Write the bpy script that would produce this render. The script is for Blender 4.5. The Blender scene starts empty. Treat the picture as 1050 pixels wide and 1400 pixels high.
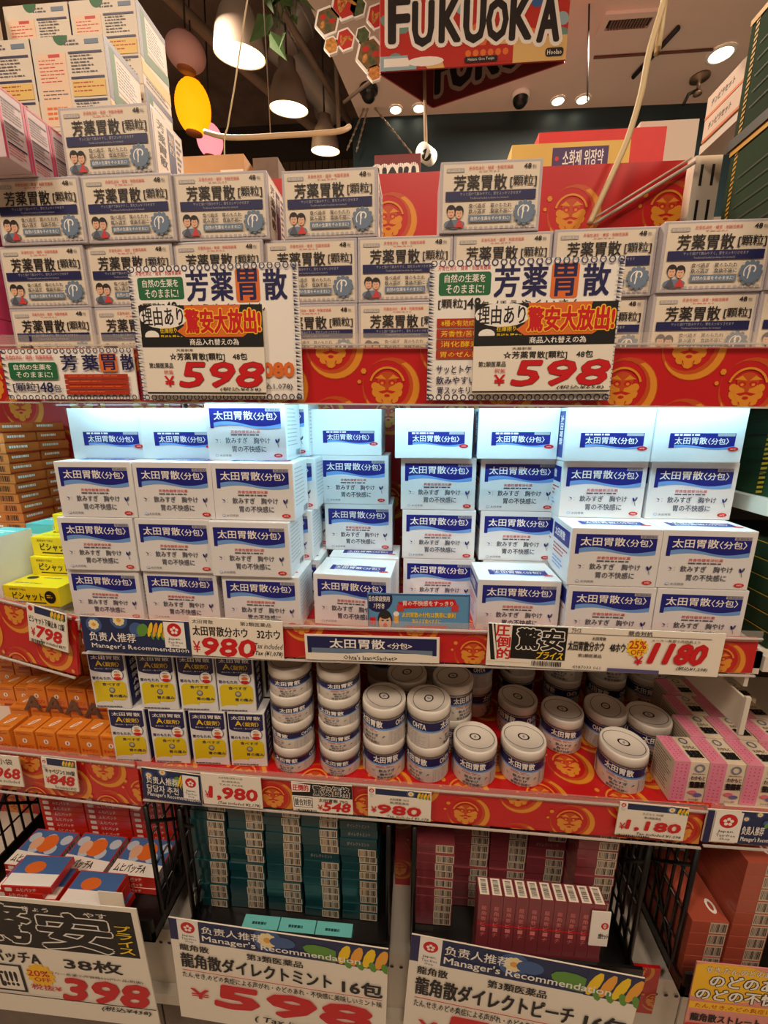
import bpy, bmesh, math, random
import numpy as np
from mathutils import Matrix, Vector
random.seed(7)
SC = bpy.context.scene
COL = SC.collection

# ------------------------------------------------------------------ camera
F = 560.0
PITCH, YAW = math.radians(13.0), math.radians(4.5)
CAM = Vector((0, -.49, 1.30))
FWD = Vector((-math.sin(YAW)*math.cos(PITCH), math.cos(YAW)*math.cos(PITCH), -math.sin(PITCH)))
RGT = Vector((math.cos(YAW), math.sin(YAW), 0))
UPV = RGT.cross(FWD)
cd = bpy.data.cameras.new('camera'); cam = bpy.data.objects.new('camera', cd); COL.objects.link(cam)
cd.sensor_fit = 'HORIZONTAL'; cd.sensor_width = 36; cd.lens = F/1050*36; cd.clip_start = .01
cam.matrix_world = Matrix(((RGT.x, UPV.x, -FWD.x, CAM.x), (RGT.y, UPV.y, -FWD.y, CAM.y), (RGT.z, UPV.z, -FWD.z, CAM.z), (0, 0, 0, 1)))
SC.camera = cam
SC.view_settings.view_transform = 'Standard'; SC.view_settings.look = 'None'
SC.view_settings.gamma = 1; SC.view_settings.use_curve_mapping = False
SC.view_settings.exposure = 0.0

# ------------------------------------------------------------------ world, ceiling lamps behind the camera, added hall fill
w = bpy.data.worlds.new('shop_air'); SC.world = w; w.use_nodes = True
w.node_tree.nodes['Background'].inputs[0].default_value = (1.0, .74, .52, 1)
w.node_tree.nodes['Background'].inputs[1].default_value = .14
WARM = (1.0, .79, .60)
def area(name, loc, size, power, col, aim=None):
    l = bpy.data.lights.new(name, 'AREA'); l.shape = 'DISK'; l.size = size; l.energy = power; l.color = col
    o = bpy.data.objects.new(name, l); COL.objects.link(o); o.location = loc
    if aim is not None: o.rotation_euler = (Vector(aim)-Vector(loc)).to_track_quat('-Z', 'Y').to_euler()
    return o
AISLE = [(-1.3, -1.3), (0.1, -1.5), (1.4, -1.3)]
for ax, ay in AISLE: area('aisle_lamp_light', (ax, ay, 3.15), .45, 24, WARM, (ax*.5, ay*.3, 1.0))
for ax, ay in [(-1.2, 1.6), (.9, 1.8)]: area('hall_fill_light', (ax, ay, 3.1), .4, 90, WARM)  # unseen fill lights without fixtures, added to brighten the hall and its ceiling

# ------------------------------------------------------------------ pixel rays to places in the shop
def ray(x, y): return RGT*((x-525)/F) - UPV*((y-700)/F) + FWD
def at(x, y, Y): d = ray(x, y); return CAM + d*((Y-CAM.y)/d.y)
def atz(x, y, Z): d = ray(x, y); return CAM + d*((Z-CAM.z)/d.z)

# ------------------------------------------------------------------ materials
def lin(c): return tuple(((v/255)/12.92 if v/255 <= .04045 else ((v/255+.055)/1.055)**2.4) for v in c)
MATS = {}
def mat(name, rgb, rough=.5, metal=0, emit=0, var=0, scale=40, coat=0, bump=0, alpha=1, trans=0):
    if name in MATS: return MATS[name]
    m = bpy.data.materials.new(name); m.use_nodes = True; nt = m.node_tree
    b = nt.nodes['Principled BSDF']; c = lin(rgb)+(1,)
    b.inputs['Base Color'].default_value = c; b.inputs['Roughness'].default_value = rough
    b.inputs['Metallic'].default_value = metal
    b.inputs['Coat Weight'].default_value = coat
    if trans: b.inputs['Transmission Weight'].default_value = trans; b.inputs['IOR'].default_value = 1.1
    if alpha < 1: b.inputs['Alpha'].default_value = alpha
    if emit:
        b.inputs['Emission Color'].default_value = c; b.inputs['Emission Strength'].default_value = emit
    if var or bump:
        n = nt.nodes.new('ShaderNodeTexNoise'); n.inputs['Scale'].default_value = scale; n.inputs['Detail'].default_value = 4
        tc = nt.nodes.new('ShaderNodeTexCoord'); nt.links.new(tc.outputs['Object'], n.inputs['Vector'])
        if var:
            r = nt.nodes.new('ShaderNodeValToRGB')
            r.color_ramp.elements[0].position = .3; r.color_ramp.elements[1].position = .7
            r.color_ramp.elements[0].color = tuple(v*(1-var) for v in c[:3])+(1,)
            r.color_ramp.elements[1].color = tuple(min(1, v*(1+var)) for v in c[:3])+(1,)
            nt.links.new(n.outputs['Fac'], r.inputs[0]); nt.links.new(r.outputs[0], b.inputs['Base Color'])
        if bump:
            bp = nt.nodes.new('ShaderNodeBump'); bp.inputs['Strength'].default_value = bump; bp.inputs['Distance'].default_value = .002
            nt.links.new(n.outputs['Fac'], bp.inputs['Height']); nt.links.new(bp.outputs[0], b.inputs['Normal'])
    MATS[name] = m; return m
WHITE = mat('white_carton', (228, 229, 230), .42, var=.02, coat=.15)
CREAM = mat('cream_paper', (228, 216, 196), .5)
CARDP = mat('card_paper', (240, 232, 216), .55)
SILVER = mat('silver_border', (188, 182, 186), .35, var=.05, scale=400)
BLACK = mat('black_ink', (24, 22, 26), .5)
NAVY = mat('navy_ink', (28, 30, 84), .45)
ONAVY = mat('label_navy', (26, 32, 128), .4)
SKY = mat('label_sky_blue', (112, 160, 226), .4)
GREYT = mat('grey_ink', (84, 86, 100), .5)
PALE = mat('pale_ink', (168, 166, 168), .5)
RED = mat('red_ink', (206, 22, 30), .45)
REDT = mat('red_small_ink', (206, 62, 60), .5)
ORNG = mat('orange_ink', (226, 112, 40), .5)
GRN = mat('green_ink', (30, 106, 62), .5)
YEL = mat('yellow_ink', (246, 208, 30), .5)
BGREY = mat('blue_grey_ink', (108, 128, 152), .5)
PAPER = mat('white_ink', (244, 240, 232), .55)
DRED = mat('daruma_red_paper', (196, 22, 26), .38, var=.04, scale=12, coat=.3)
GOLD = mat('daruma_gold', (226, 146, 44), .35, coat=.3)
GOLD2 = mat('daruma_dark_gold', (196, 78, 26), .4)
SKIN = mat('print_skin', (226, 178, 146), .6)
HAIR = mat('print_hair', (40, 34, 36), .6)
STEEL = mat('painted_steel', (222, 214, 200), .4, var=.02, scale=8)
BLKM = mat('black_wire', (16, 14, 14), .35)
def clear_plastic(name, a, tint=(1, .97, .93)):
    m = bpy.data.materials.new(name); m.use_nodes = True; nt = m.node_tree; nt.nodes.clear()
    o = nt.nodes.new('ShaderNodeOutputMaterial'); mx = nt.nodes.new('ShaderNodeMixShader')
    t = nt.nodes.new('ShaderNodeBsdfTransparent'); g = nt.nodes.new('ShaderNodeBsdfPrincipled')
    g.inputs['Base Color'].default_value = (.75, .72, .68, 1); g.inputs['Roughness'].default_value = .12
    t.inputs[0].default_value = tint+(1,); mx.inputs[0].default_value = a
    nt.links.new(t.outputs[0], mx.inputs[1]); nt.links.new(g.outputs[0], mx.inputs[2]); nt.links.new(mx.outputs[0], o.inputs[0])
    return m
CLEAR = clear_plastic('clear_plastic', .16)
CLEAR2 = clear_plastic('clear_plastic_edge', .55)

# ------------------------------------------------------------------ glyphs and prints
_G = {}
def glyphs(s, b=0, res=2):
    k = (s, round(b, 3), res)
    if k in _G: return _G[k]
    c = bpy.data.curves.new('glyph', 'FONT'); c.body = s; c.resolution_u = res; c.offset = b; c.fill_mode = 'FRONT'; c.dimensions = '2D'
    o = bpy.data.objects.new('glyph', c); me = o.to_mesh()
    n = len(me.vertices); v = np.zeros(n*3); me.vertices.foreach_get('co', v); v = v.reshape(-1, 3)[:, :2]
    f = [tuple(p.vertices) for p in me.polygons]
    o.to_mesh_clear(); bpy.data.objects.remove(o); bpy.data.curves.remove(c)
    if n:
        v = v-v.min(0); _G[k] = (v/np.maximum(v.max(0), 1e-6), f)
    else: _G[k] = (v, f)
    return _G[k]
def clip(poly, ax, val, keep_less):
    out = []
    for i in range(len(poly)):
        a, b = poly[i], poly[(i+1) % len(poly)]
        ia = (a[ax] <= val) == keep_less or a[ax] == val
        ib = (b[ax] <= val) == keep_less or b[ax] == val
        if ia: out.append(a)
        if ia != ib:
            t = (val-a[ax])/(b[ax]-a[ax]); out.append((a[0]+(b[0]-a[0])*t, a[1]+(b[1]-a[1])*t))
    return out
class Pr:
    """flat printing on a face W wide and H high; x and y are fractions, y counted from the top"""
    def __init__(s, W, H, clipped=False, dz=.00003):
        s.W, s.H, s.z, s.dz, s.clipped, s.items = W, H, .00025, dz, clipped, []
    def add(s, pts, m):
        if s.clipped:
            pts = [(p[0], p[1]) for p in pts]
            for ax in (0, 1):
                if min(p[ax] for p in pts) < 0: pts = clip(pts, ax, 0, False)
                if len(pts) < 3: return
                if max(p[ax] for p in pts) > 1: pts = clip(pts, ax, 1, True)
                if len(pts) < 3: return
        s.items.append((pts, s.z, m))
    def up(s): s.z += s.dz
    def poly(s, pts, m): s.up(); s.add(pts, m); return s
    def rect(s, x0, y0, x1, y1, m): return s.poly([(x0, y1), (x1, y1), (x1, y0), (x0, y0)], m)
    def frame(s, x0, y0, x1, y1, t, m):
        ty = t*s.W/s.H
        s.rect(x0, y0, x1, y0+ty, m); s.rect(x0, y1-ty, x1, y1, m); s.rect(x0, y0, x0+t, y1, m); s.rect(x1-t, y0, x1, y1, m); return s
    def rrect(s, x0, y0, x1, y1, m, r=.02, n=4):
        ry = r*s.W/s.H; pts = []
        for cx, cy, a0 in ((x1-r, y0+ry, -90), (x1-r, y1-ry, 0), (x0+r, y1-ry, 90), (x0+r, y0+ry, 180)):
            for i in range(n+1):
                a = math.radians(a0+90*i/n); pts.append((cx+r*math.cos(a), cy+ry*math.sin(a)))
        return s.poly(pts[::-1], m)
    def ell(s, cx, cy, rx, ry, m, n=18, rot=0):
        c, d = math.cos(rot), math.sin(rot); k = s.W/s.H; pts = []
        for i in range(n):
            a = 2*math.pi*i/n; ux, uy = rx*math.cos(a), ry/k*math.sin(a)
            pts.append((cx+ux*c-uy*d, cy+(ux*d+uy*c)*k))
        return s.poly(pts, m)
    def circ(s, cx, cy, r, m, n=18): return s.ell(cx, cy, r, r*s.W/s.H, m, n)
    def ring(s, cx, cy, r0, r1, m, n=22, off=(0, 0), a0=0, a1=360):
        k = s.W/s.H; s.up(); A = [math.radians(a0+(a1-a0)*i/n) for i in range(n+1)]
        o = [(cx+r1*math.cos(a), cy+r1*k*math.sin(a)) for a in A]; q = [(cx+off[0]+r0*math.cos(a), cy+off[1]*k+r0*k*math.sin(a)) for a in A]
        for i in range(n): s.add([o[i], o[i+1], q[i+1], q[i]], m)
        return s
    def text(s, t, x0, y0, x1, y1, m, b=0, sh=0, res=2, rot=0):
        v, f = glyphs(t, 0, res); s.up()
        if not len(v): return s
        e = b*abs(y1-y0)*1.1; ex = e*s.H/s.W
        if b >= .03:
            ns = 16 if b > .06 else 8; SH = [(math.cos(q*2*math.pi/ns)*ex, math.sin(q*2*math.pi/ns)*e) for q in range(ns)]+([(0, 0)] if b > .05 else [])
        elif b > 0: SH = [(-ex, -e*.7), (ex, -e*.7), (-ex, e*.7), (ex, e*.7)]
        else: SH = [(0, 0)]
        q = [(x0+(x1-x0)*x+sh*(y-.5)*(y1-y0)*s.H/s.W, y1+(y0-y1)*y) for x, y in v]
        for dx, dy in SH:
            s.z += .000008
            for p in f: s.add([(q[i][0]+dx, q[i][1]+dy) for i in p], m)
        return s
    def outl(s, t, x0, y0, x1, y1, m, mo, b=.03, bo=.08, sh=0):
        s.text(t, x0, y0, x1, y1, mo, bo, sh); return s.text(t, x0, y0, x1, y1, m, b, sh)
    def lines(s, x0, y0, x1, y1, n, m, seed=1, fill=.45):
        r = random.Random(seed); s.up(); h = (y1-y0)/n
        for i in range(n):
            x = x0; e = x0+(x1-x0)*r.uniform(.55, 1)
            while x < e-.004:
                ww = r.uniform(.02, .09); s.add([(x, y0+h*(i+fill)), (min(x+ww, e), y0+h*(i+fill)), (min(x+ww, e), y0+h*i), (x, y0+h*i)], m); x += ww+.012
        return s
    def bars(s, x0, y0, x1, y1, m, n=20, seed=3, vert=False):
        r = random.Random(seed); s.up(); t = 0
        while t < 1:
            d = r.choice((.6, .6, 1.2, 1.8))/n/1.6
            if vert: s.add([(x0, y0+(y1-y0)*min(1, t+d)), (x1, y0+(y1-y0)*min(1, t+d)), (x1, y0+(y1-y0)*t), (x0, y0+(y1-y0)*t)], m)
            else: s.add([(x0+(x1-x0)*t, y1), (x0+(x1-x0)*min(1, t+d), y1), (x0+(x1-x0)*min(1, t+d), y0), (x0+(x1-x0)*t, y0)], m)
            t += d+r.choice((.5, .8, 1.2))/n/1.4
        return s
    def wave(s, x0, x1, ytop, ybase, amp, m, n=16, ph=0):
        p = [(x0+(x1-x0)*i/n, ybase+amp*math.sin(ph+2*math.pi*i/n)) for i in range(n+1)]; s.up()
        for i in range(n): s.add([p[i], p[i+1], (p[i+1][0], ytop), (p[i][0], ytop)], m)
        return s
    def daruma(s, cx, cy, r, flip=1):
        k = s.W/s.H; z0 = s.z
        s.ring(cx, cy, r*.80, r, GOLD2, 20, (-r*.17*flip, -r*.10))
        s.ring(cx, cy, r*.86, r*.97, GOLD, 16, (-r*.10*flip, -r*.05), -60 if flip > 0 else 120, 150 if flip > 0 else 330)
        hx, hy = cx-.14*r*flip, cy-.08*r*k
        def P(pts, m): s.poly([(hx+x*r*flip, hy+y*r*k) for x, y in pts], m)
        def E(x, y, a, b, m, n=10, rot=0): s.ell(hx+x*r*flip, hy+y*r*k, a*r, b*r*k, m, n, rot)
        for x, y, a in ((-.36, .22, .17), (.36, .22, .17), (-.24, .42, .16), (.24, .42, .16), (0, .52, .19), (-.42, .02, .13), (.42, .02, .13)): E(x, y, a, a, GOLD, 9)
        E(0, .12, .36, .40, GOLD, 16)
        E(0, -.20, .34, .26, GOLD2, 14)
        E(-.17, -.10, .13, .09, DRED, 8); E(.17, -.10, .13, .09, DRED, 8)
        E(-.17, -.08, .06, .05, GOLD, 6); E(.17, -.08, .06, .05, GOLD, 6)
        P([(-.42, -.24), (-.2, -.36), (-.03, -.2), (-.2, -.22)], GOLD); P([(.42, -.24), (.2, -.36), (.03, -.2), (.2, -.22)], GOLD)
        E(0, .06, .07, .12, GOLD2, 8)
        P([(-.30, .2), (0, .14), (.30, .2), (.16, .26), (0, .21), (-.16, .26)], DRED); E(0, .33, .10, .05, DRED, 8)
        P([(-.2, .46), (-.16, .46), (-.12, .62)], DRED); P([(.2, .46), (.16, .46), (.12, .62)], DRED)
        s.ring(hx, hy, r*.55, r*.62, GOLD, 12, (0, 0), 195, 345)
        s.circ(cx-.95*r*flip, cy-.55*r*k, r*.1, GOLD, 6); s.circ(cx-1.1*r*flip, cy-.2*r*k, r*.07, GOLD, 6); s.z = z0; return s
    def darumas(s, r, dx, dy, ox=0, oy=0):
        r, dx = r/s.W, dx/s.W; dyf = dy/s.H; j = -1; y = oy
        while y < 1+1.2*r*s.W/s.H:
            x = ox-(dx/2 if j % 2 == 0 else 0)
            while x < 1+1.2*r: s.daruma(x, y, r); x += dx
            y += dyf; j += 1
        return s
    def mesh(s, name, fmap, slab=None):
        V, Fc, MI, mats = [], [], [], []
        for pts, z, m in s.items:
            if m not in mats: mats.append(m)
            mi = mats.index(m); parts = [pts]
            if slab:
                xs = [p[0] for p in pts]; a, b = min(xs), max(xs)
                if b-a > slab:
                    parts = []; rest = pts; x = a+slab
                    while x < b-1e-6:
                        l = clip(rest, 0, x, True); rest = clip(rest, 0, x, False)
                        if len(l) > 2: parts.append(l)
                        x += slab
                    if len(rest) > 2: parts.append(rest)
            for q in parts:
                i0 = len(V); V += [fmap(px*s.W, (1-py)*s.H, z) for px, py in q]
                Fc.append(tuple(range(i0, i0+len(q)))); MI.append(mi)
        me = bpy.data.meshes.new(name); me.from_pydata(V, [], Fc)
        for m in mats: me.materials.append(m)
        me.polygons.foreach_set('material_index', MI); me.update(); return me
def fm_front(W): return lambda u, v, z: (u-W/2, -z, v)
def fm_back(W, D): return lambda u, v, z: (W/2-u, D+z, v)
def fm_top(W, H): return lambda u, v, z: (u-W/2, v, H+z)
def fm_right(W): return lambda u, v, z: (W/2+z, u, v)
def fm_left(W, D): return lambda u, v, z: (-W/2-z, D-u, v)

# ------------------------------------------------------------------ mesh helpers
def mesh_from(bm, name, *mats):
    me = bpy.data.meshes.new(name); bm.to_mesh(me); bm.free()
    for m in mats: me.materials.append(m)
    return me
def bm_box(bm, x0, x1, y0, y1, z0, z1):
    vs = [bm.verts.new((x, y, z)) for x in (x0, x1) for y in (y0, y1) for z in (z0, z1)]
    for f in ((0, 1, 3, 2), (4, 6, 7, 5), (0, 4, 5, 1), (2, 3, 7, 6), (0, 2, 6, 4), (1, 5, 7, 3)): bm.faces.new([vs[i] for i in f])
    return vs
def carton(W, D, H, m, bev=.0009, name='carton', bulge=0):
    bm = bmesh.new(); bm_box(bm, -W/2, W/2, 0, D, 0, H)
    bmesh.ops.recalc_face_normals(bm, faces=bm.faces)
    if bev: bmesh.ops.bevel(bm, geom=bm.edges[:], offset=bev, segments=2, affect='EDGES', profile=.6)
    return mesh_from(bm, name, m)
def boxes_mesh(name, m, *bs):
    bm = bmesh.new()
    for b in bs: bm_box(bm, *b)
    bmesh.ops.recalc_face_normals(bm, faces=bm.faces); return mesh_from(bm, name, m)
def lathe(prof, n, name, m, smooth=True, axis='z'):
    bm = bmesh.new(); R = []
    for r, z in prof:
        if r < 1e-6: R.append([bm.verts.new((0, 0, z))])
        else: R.append([bm.verts.new((r*math.cos(2*math.pi*i/n), r*math.sin(2*math.pi*i/n), z)) for i in range(n)])
    for a, b in zip(R, R[1:]):
        for i in range(n):
            j = (i+1) % n
            if len(a) == 1 and len(b) == 1: continue
            if len(a) == 1: bm.faces.new((a[0], b[j], b[i]))
            elif len(b) == 1: bm.faces.new((a[i], a[j], b[0]))
            else: bm.faces.new((a[i], a[j], b[j], b[i]))
    bmesh.ops.recalc_face_normals(bm, faces=bm.faces)
    if smooth:
        for f in bm.faces: f.smooth = True
    return mesh_from(bm, name, m)
def tube(pts, r, name, m, n=8):
    bm = bmesh.new(); pts = [Vector(p) for p in pts]; R = []
    for i, p in enumerate(pts):
        t = (pts[min(i+1, len(pts)-1)]-pts[max(i-1, 0)]).normalized()
        a = t.cross(Vector((0, 0, 1)));
        if a.length < 1e-3: a = t.cross(Vector((1, 0, 0)))
        a.normalize(); b = t.cross(a)
        R.append([bm.verts.new(p+a*r*math.cos(2*math.pi*k/n)+b*r*math.sin(2*math.pi*k/n)) for k in range(n)])
    for a, b in zip(R, R[1:]):
        for k in range(n): bm.faces.new((a[k], a[(k+1) % n], b[(k+1) % n], b[k]))
    bm.faces.new(R[0]); bm.faces.new(R[-1][::-1]); bmesh.ops.recalc_face_normals(bm, faces=bm.faces)
    for f in bm.faces: f.smooth = True
    return mesh_from(bm, name, m)
def curve_pts(P, n=8):
    P = [Vector(p) for p in P]; out = []
    for i in range(len(P)-1):
        p0, p1, p2, p3 = P[max(i-1, 0)], P[i], P[i+1], P[min(i+2, len(P)-1)]
        for k in range(n):
            t = k/n; out.append(.5*((2*p1)+(p2-p0)*t+(2*p0-5*p1+4*p2-p3)*t*t+(3*p1-p0-3*p2+p3)*t**3))
    return out+[P[-1]]

# ------------------------------------------------------------------ things
def part(name, me, parent, kind=None, label=None):
    o = bpy.data.objects.new(name, me); COL.objects.link(o); o.parent = parent
    if kind: o['kind'] = kind
    if label: o['label'] = label
    return o
def tag(o, label, cat, group=None):
    o['label'] = label; o['category'] = cat
    if group: o['group'] = group
    return o
def thing(name, me, label, cat, group=None, loc=(0, 0, 0), rot=(0, 0, 0), parts=()):
    o = bpy.data.objects.new(name, me); COL.objects.link(o); o.location = loc; o.rotation_euler = rot
    tag(o, label, cat, group)
    for n, m in parts: part(n, m, o)
    return o
def struct(name, me, loc=(0, 0, 0), kind='structure'):
    o = bpy.data.objects.new(name, me); COL.objects.link(o); o.location = loc; o['kind'] = kind; return o
ORD = ['first', 'second', 'third', 'fourth', 'fifth', 'sixth', 'seventh', 'eighth', 'ninth', 'tenth', 'eleventh', 'twelfth', 'thirteenth', 'fourteenth', 'fifteenth', 'sixteenth', 'seventeenth', 'eighteenth']
def frame_of(tl, tr, bl, Y):
    """board standing where its corners are seen at depth Y (one value, or one each for left and right)"""
    yl, yr = Y if isinstance(Y, tuple) else (Y, Y)
    a, b, c = at(*tl, yl), at(*tr, yr), at(*bl, yl)
    ex = (b-a).normalized(); ez = (a-c); h = ez.length; ez = (ez-ex*ez.dot(ex)); h = ez.length; ez.normalize()
    ey = ez.cross(ex); W = (b-a).length; o = a-ez*h+ex*W/2
    return W, h, Matrix(((ex.x, ey.x, ez.x, o.x), (ex.y, ey.y, ez.y, o.y), (ex.z, ey.z, ez.z, o.z), (0, 0, 0, 1)))
def board(name, label, cat, tl, tr, bl, Y, body, draw, t=.0012, group=None, clipped=True, tip=0, pname='printed_face'):
    W, H, M = frame_of(tl, tr, bl, Y)
    p = Pr(W, H, clipped); draw(p)
    me = carton(W, t, H, body, 0, name)
    o = thing(name, me, label, cat, group)
    if tip: M = M @ Matrix.Translation((0, 0, H)) @ Matrix.Rotation(tip, 4, 'X') @ Matrix.Translation((0, 0, -H))
    o.matrix_world = M
    part(pname, p.mesh(pname, fm_front(W)), o); return o

# ================================================================== room shell
ZC = 3.2
CEIL = mat('ceiling_board', (236, 216, 204), .8, var=.03, scale=3)
DARKC = mat('exposed_ceiling', (124, 102, 90), .9, var=.3, scale=4)
FLOORM = mat('shop_floor', (172, 154, 136), .35, var=.12, scale=3)
TEAL = mat('teal_wall', (22, 46, 52), .6, var=.08, scale=2)
struct('floor', boxes_mesh('floor', FLOORM, (-5, 5, -4, 8, -.05, 0)))
e0, e1 = atz(420, 0, ZC), atz(490, 160, ZC)
def quadprism(name, m, pts, z0, z1):
    bm = bmesh.new(); a = [bm.verts.new((x, y, z0)) for x, y in pts]; b = [bm.verts.new((x, y, z1)) for x, y in pts]
    bm.faces.new(a[::-1]); bm.faces.new(b)
    for i in range(len(a)): bm.faces.new((a[i], a[(i+1) % len(a)], b[(i+1) % len(a)], b[i]))
    bmesh.ops.recalc_face_normals(bm, faces=bm.faces); return mesh_from(bm, name, m)
ex = lambda y: e0.x+(e1.x-e0.x)*(y-e0.y)/(e1.y-e0.y)
YW = 2.66
struct('ceiling', quadprism('ceiling', CEIL, [(ex(-4), -4), (ex(YW+.1), YW+.1), (5, YW+.25), (5, -4)], ZC, ZC+.3))
struct('ceiling_exposed', boxes_mesh('ceiling_exposed', DARKC, (-5, 5, -4, 8, 4.3, 4.4)))
struct('wall_back', quadprism('wall_back', TEAL, [(at(482, 160, YW).x, YW), (5, YW+.1), (5, YW+.3), (at(482, 160, YW).x, YW+.3)], 0, ZC))
BRWALL = mat('brown_far_wall', (92, 74, 58), .8, var=.25, scale=2)
struct('wall_far', boxes_mesh('wall_far', BRWALL, (-5, 5, 7.0, 7.1, 0, 4.4)))

# ================================================================== the shelving
Z1, Z2, Z3 = 1.367, 1.0165, .775
X0, X1 = -.468, .432
def empty(name, label, cat, loc=(0, 0, 0), group=None):
    o = bpy.data.objects.new(name, None); COL.objects.link(o); o.location = loc; o.empty_display_size = .05
    return tag(o, label, cat, group)
unit = empty('shelving_unit', 'cream steel shelving bay with red patterned rails holding the medicine boxes', 'shelf')
YB = .33
def daruma_panel(name, x0, x1, z0, z1, Y, parent, r=.028, dx=.105, dy=.052, ox=.02, oy=.1):
    o = part(name, boxes_mesh(name, DRED, (x0, x1, Y, Y+.004, z0, z1)), parent)
    p = Pr(x1-x0, z1-z0, True); p.darumas(r, dx, dy, ox, oy)
    c = part('printed_pattern', p.mesh('printed_pattern', lambda u, v, z: (x0+u, Y-z, z0+v)), o, 'stuff'); return o
SHADEB = mat('shade_toned_back', (58, 46, 40), .7, var=.1, scale=6)  # dark brown puts the shade deep in the shelves into the panel colour
part('back_panel', boxes_mesh('back_panel', SHADEB, (X0, X1, YB, YB+.02, .12, 1.64)), unit)
daruma_panel('patterned_back_sheet', X0+.01, X1, Z1+.01, 1.708, YB-.006, unit, .045, .155, .10, .11, .22)
daruma_panel('patterned_back_sheet', X0+.01, X1, Z2+.005, Z1-.03, YB-.006, unit, .04, .13, .085)
daruma_panel('patterned_back_sheet', X0+.01, X1, .3, .74, .2, unit, .04, .13, .085)
for i, (z, y0) in enumerate(((Z1, -.002), (Z2, .0), (Z3, .004))):
    part('shelf_board', boxes_mesh('shelf_board', STEEL, (X0, X1, y0, YB, z-.022, z), (X0, X1, y0, y0+.004, z-.03, z)), unit)
p = Pr(X1-X0, .31, True); p.rect(0, 0, 1, 1, DRED); p.darumas(.034, .11, .06, .06, .05)
part('red_shelf_paper', p.mesh('red_shelf_paper', lambda u, v, z: (X0+u, .006+v, Z3+.0001+z*.2)), unit)
p = Pr(X1-X0, .31, True); p.rect(0, 0, 1, 1, DRED); p.darumas(.034, .11, .06, .03, .02)
part('red_shelf_paper', p.mesh('red_shelf_paper', lambda u, v, z: (X0+u, .006+v, Z2+.0001+z*.2)), unit)
# slotted uprights
def upright(x, ztop, parent):
    o = part('upright', boxes_mesh('upright', STEEL, (x-.021, x+.021, YB-.003, YB+.02, .02, ztop)), parent)
    p = Pr(.044, ztop-.9); n = int((ztop-.9)/.05)
    for i in range(n):
        for c in (.30, .70): p.rect(c-.05, (i+.25)/n, c+.05, (i+.85)/n, BLACK)
    part('slots', p.mesh('slots', lambda u, v, z: (x-.022+u, YB-.003-z, .9+v)), o, 'stuff')
upright(.466, 1.715, unit); upright(-.49, 1.60, unit)
for z in (Z1, Z2):
    part('shelf_bracket', boxes_mesh('shelf_bracket', STEEL, (X1-.006, X1-.001, .01, YB, z-.055, z-.022)), unit)
# base: perforated kick panel and deck
def base(parent, x0, x1):
    YB = .325
    b = part('base_panel', boxes_mesh('base_panel', STEEL, (x0, x1, .005, .02, .30, .44), (x0, x1, -.01, .02, .285, .31), (x0, x1, .02, YB, .40, .42)), parent)
    W = x1-x0; n = int(W/.0155); p = Pr(W, .14)
    for i in range(n): p.circ((i+.5)/n, .22, .0034/W, BLACK, 8)
    part('punched_holes', p.mesh('punched_holes', lambda u, v, z: (x0+u, .005-z, .30+v)), b, 'stuff')
    part('base_deck', boxes_mesh('base_deck', mat('grey_kick', (120, 108, 96), .5, var=.1), (x0, x1, .03, YB, .0, .285)), parent)
base(unit, X0, X1)
daruma_panel('patterned_filler', -.0265, .0025, .37, .735, .12, unit, .024, .07, .06, .4, .1)
daruma_panel('patterned_filler', .338, .391, .37, .47, .0, unit, .024, .07, .06, .4, .1)
part('bracket_arm', boxes_mesh('bracket_arm', STEEL, (.424, .4275, .0, .31, .905, .95), (.4215, .4275, -.004, .0, .900, .955)), unit)
# LED strip under the upper shelf
LED = mat('led_strip_light', (168, 236, 255), .5, emit=37)
part('led_strip', boxes_mesh('led_strip', LED, (X0+.02, X1-.02, .026, .036, 1.334, 1.339)), unit)
part('led_channel', boxes_mesh('led_channel', STEEL, (X0+.01, X1-.01, .022, .04, 1.3392, 1.345)), unit)
def side_led(parent, x0, x1): part('led_strip', boxes_mesh('led_strip', LED, (x0, x1, .026, .036, 1.332, 1.336)), parent)

def rail(name, tl, tr, bl, Y, parent, r, dx, dy, ox, oy, lip=.012):
    W, H, M = frame_of(tl, tr, bl, Y)
    p = Pr(W, H, True); p.darumas(r, dx, dy, ox, oy)
    o = part(name, carton(W, .004, H, DRED, 0, name), parent); o.matrix_world = M
    part('printed_pattern', p.mesh('printed_pattern', fm_front(W)), o, 'stuff')
    bm = bmesh.new(); bm_box(bm, -W/2, W/2, -.0045, -.0038, H-.002, H+lip)
    part('clear_lip', mesh_from(bm, 'clear_lip', CLEAR), o)
    part('lip_edge', boxes_mesh('lip_edge', CLEAR2, (-W/2, W/2, -.006, -.0035, H+lip*.1, H+lip*.1+.0018)), o)
    part('lip_edge', boxes_mesh('lip_edge', CLEAR2, (-W/2, W/2, -.006, -.0035, -.002, 0)), o)
    return o
R1 = rail('price_rail', (50, 476), (1090, 474), (50, 548), -.006, unit, .033, .128, .042, -.03, .02, .014)
R2 = rail('price_rail', (108, 847), (1038, 873), (118, 889), -.006, unit, .028, .15, .038, .02, -.1, .012)
R3 = rail('price_rail', (191, 1047), (964, 1107), (200, 1089), (-.004, -.024), unit, .030, .14, .038, .0, .0, .012)

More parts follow.
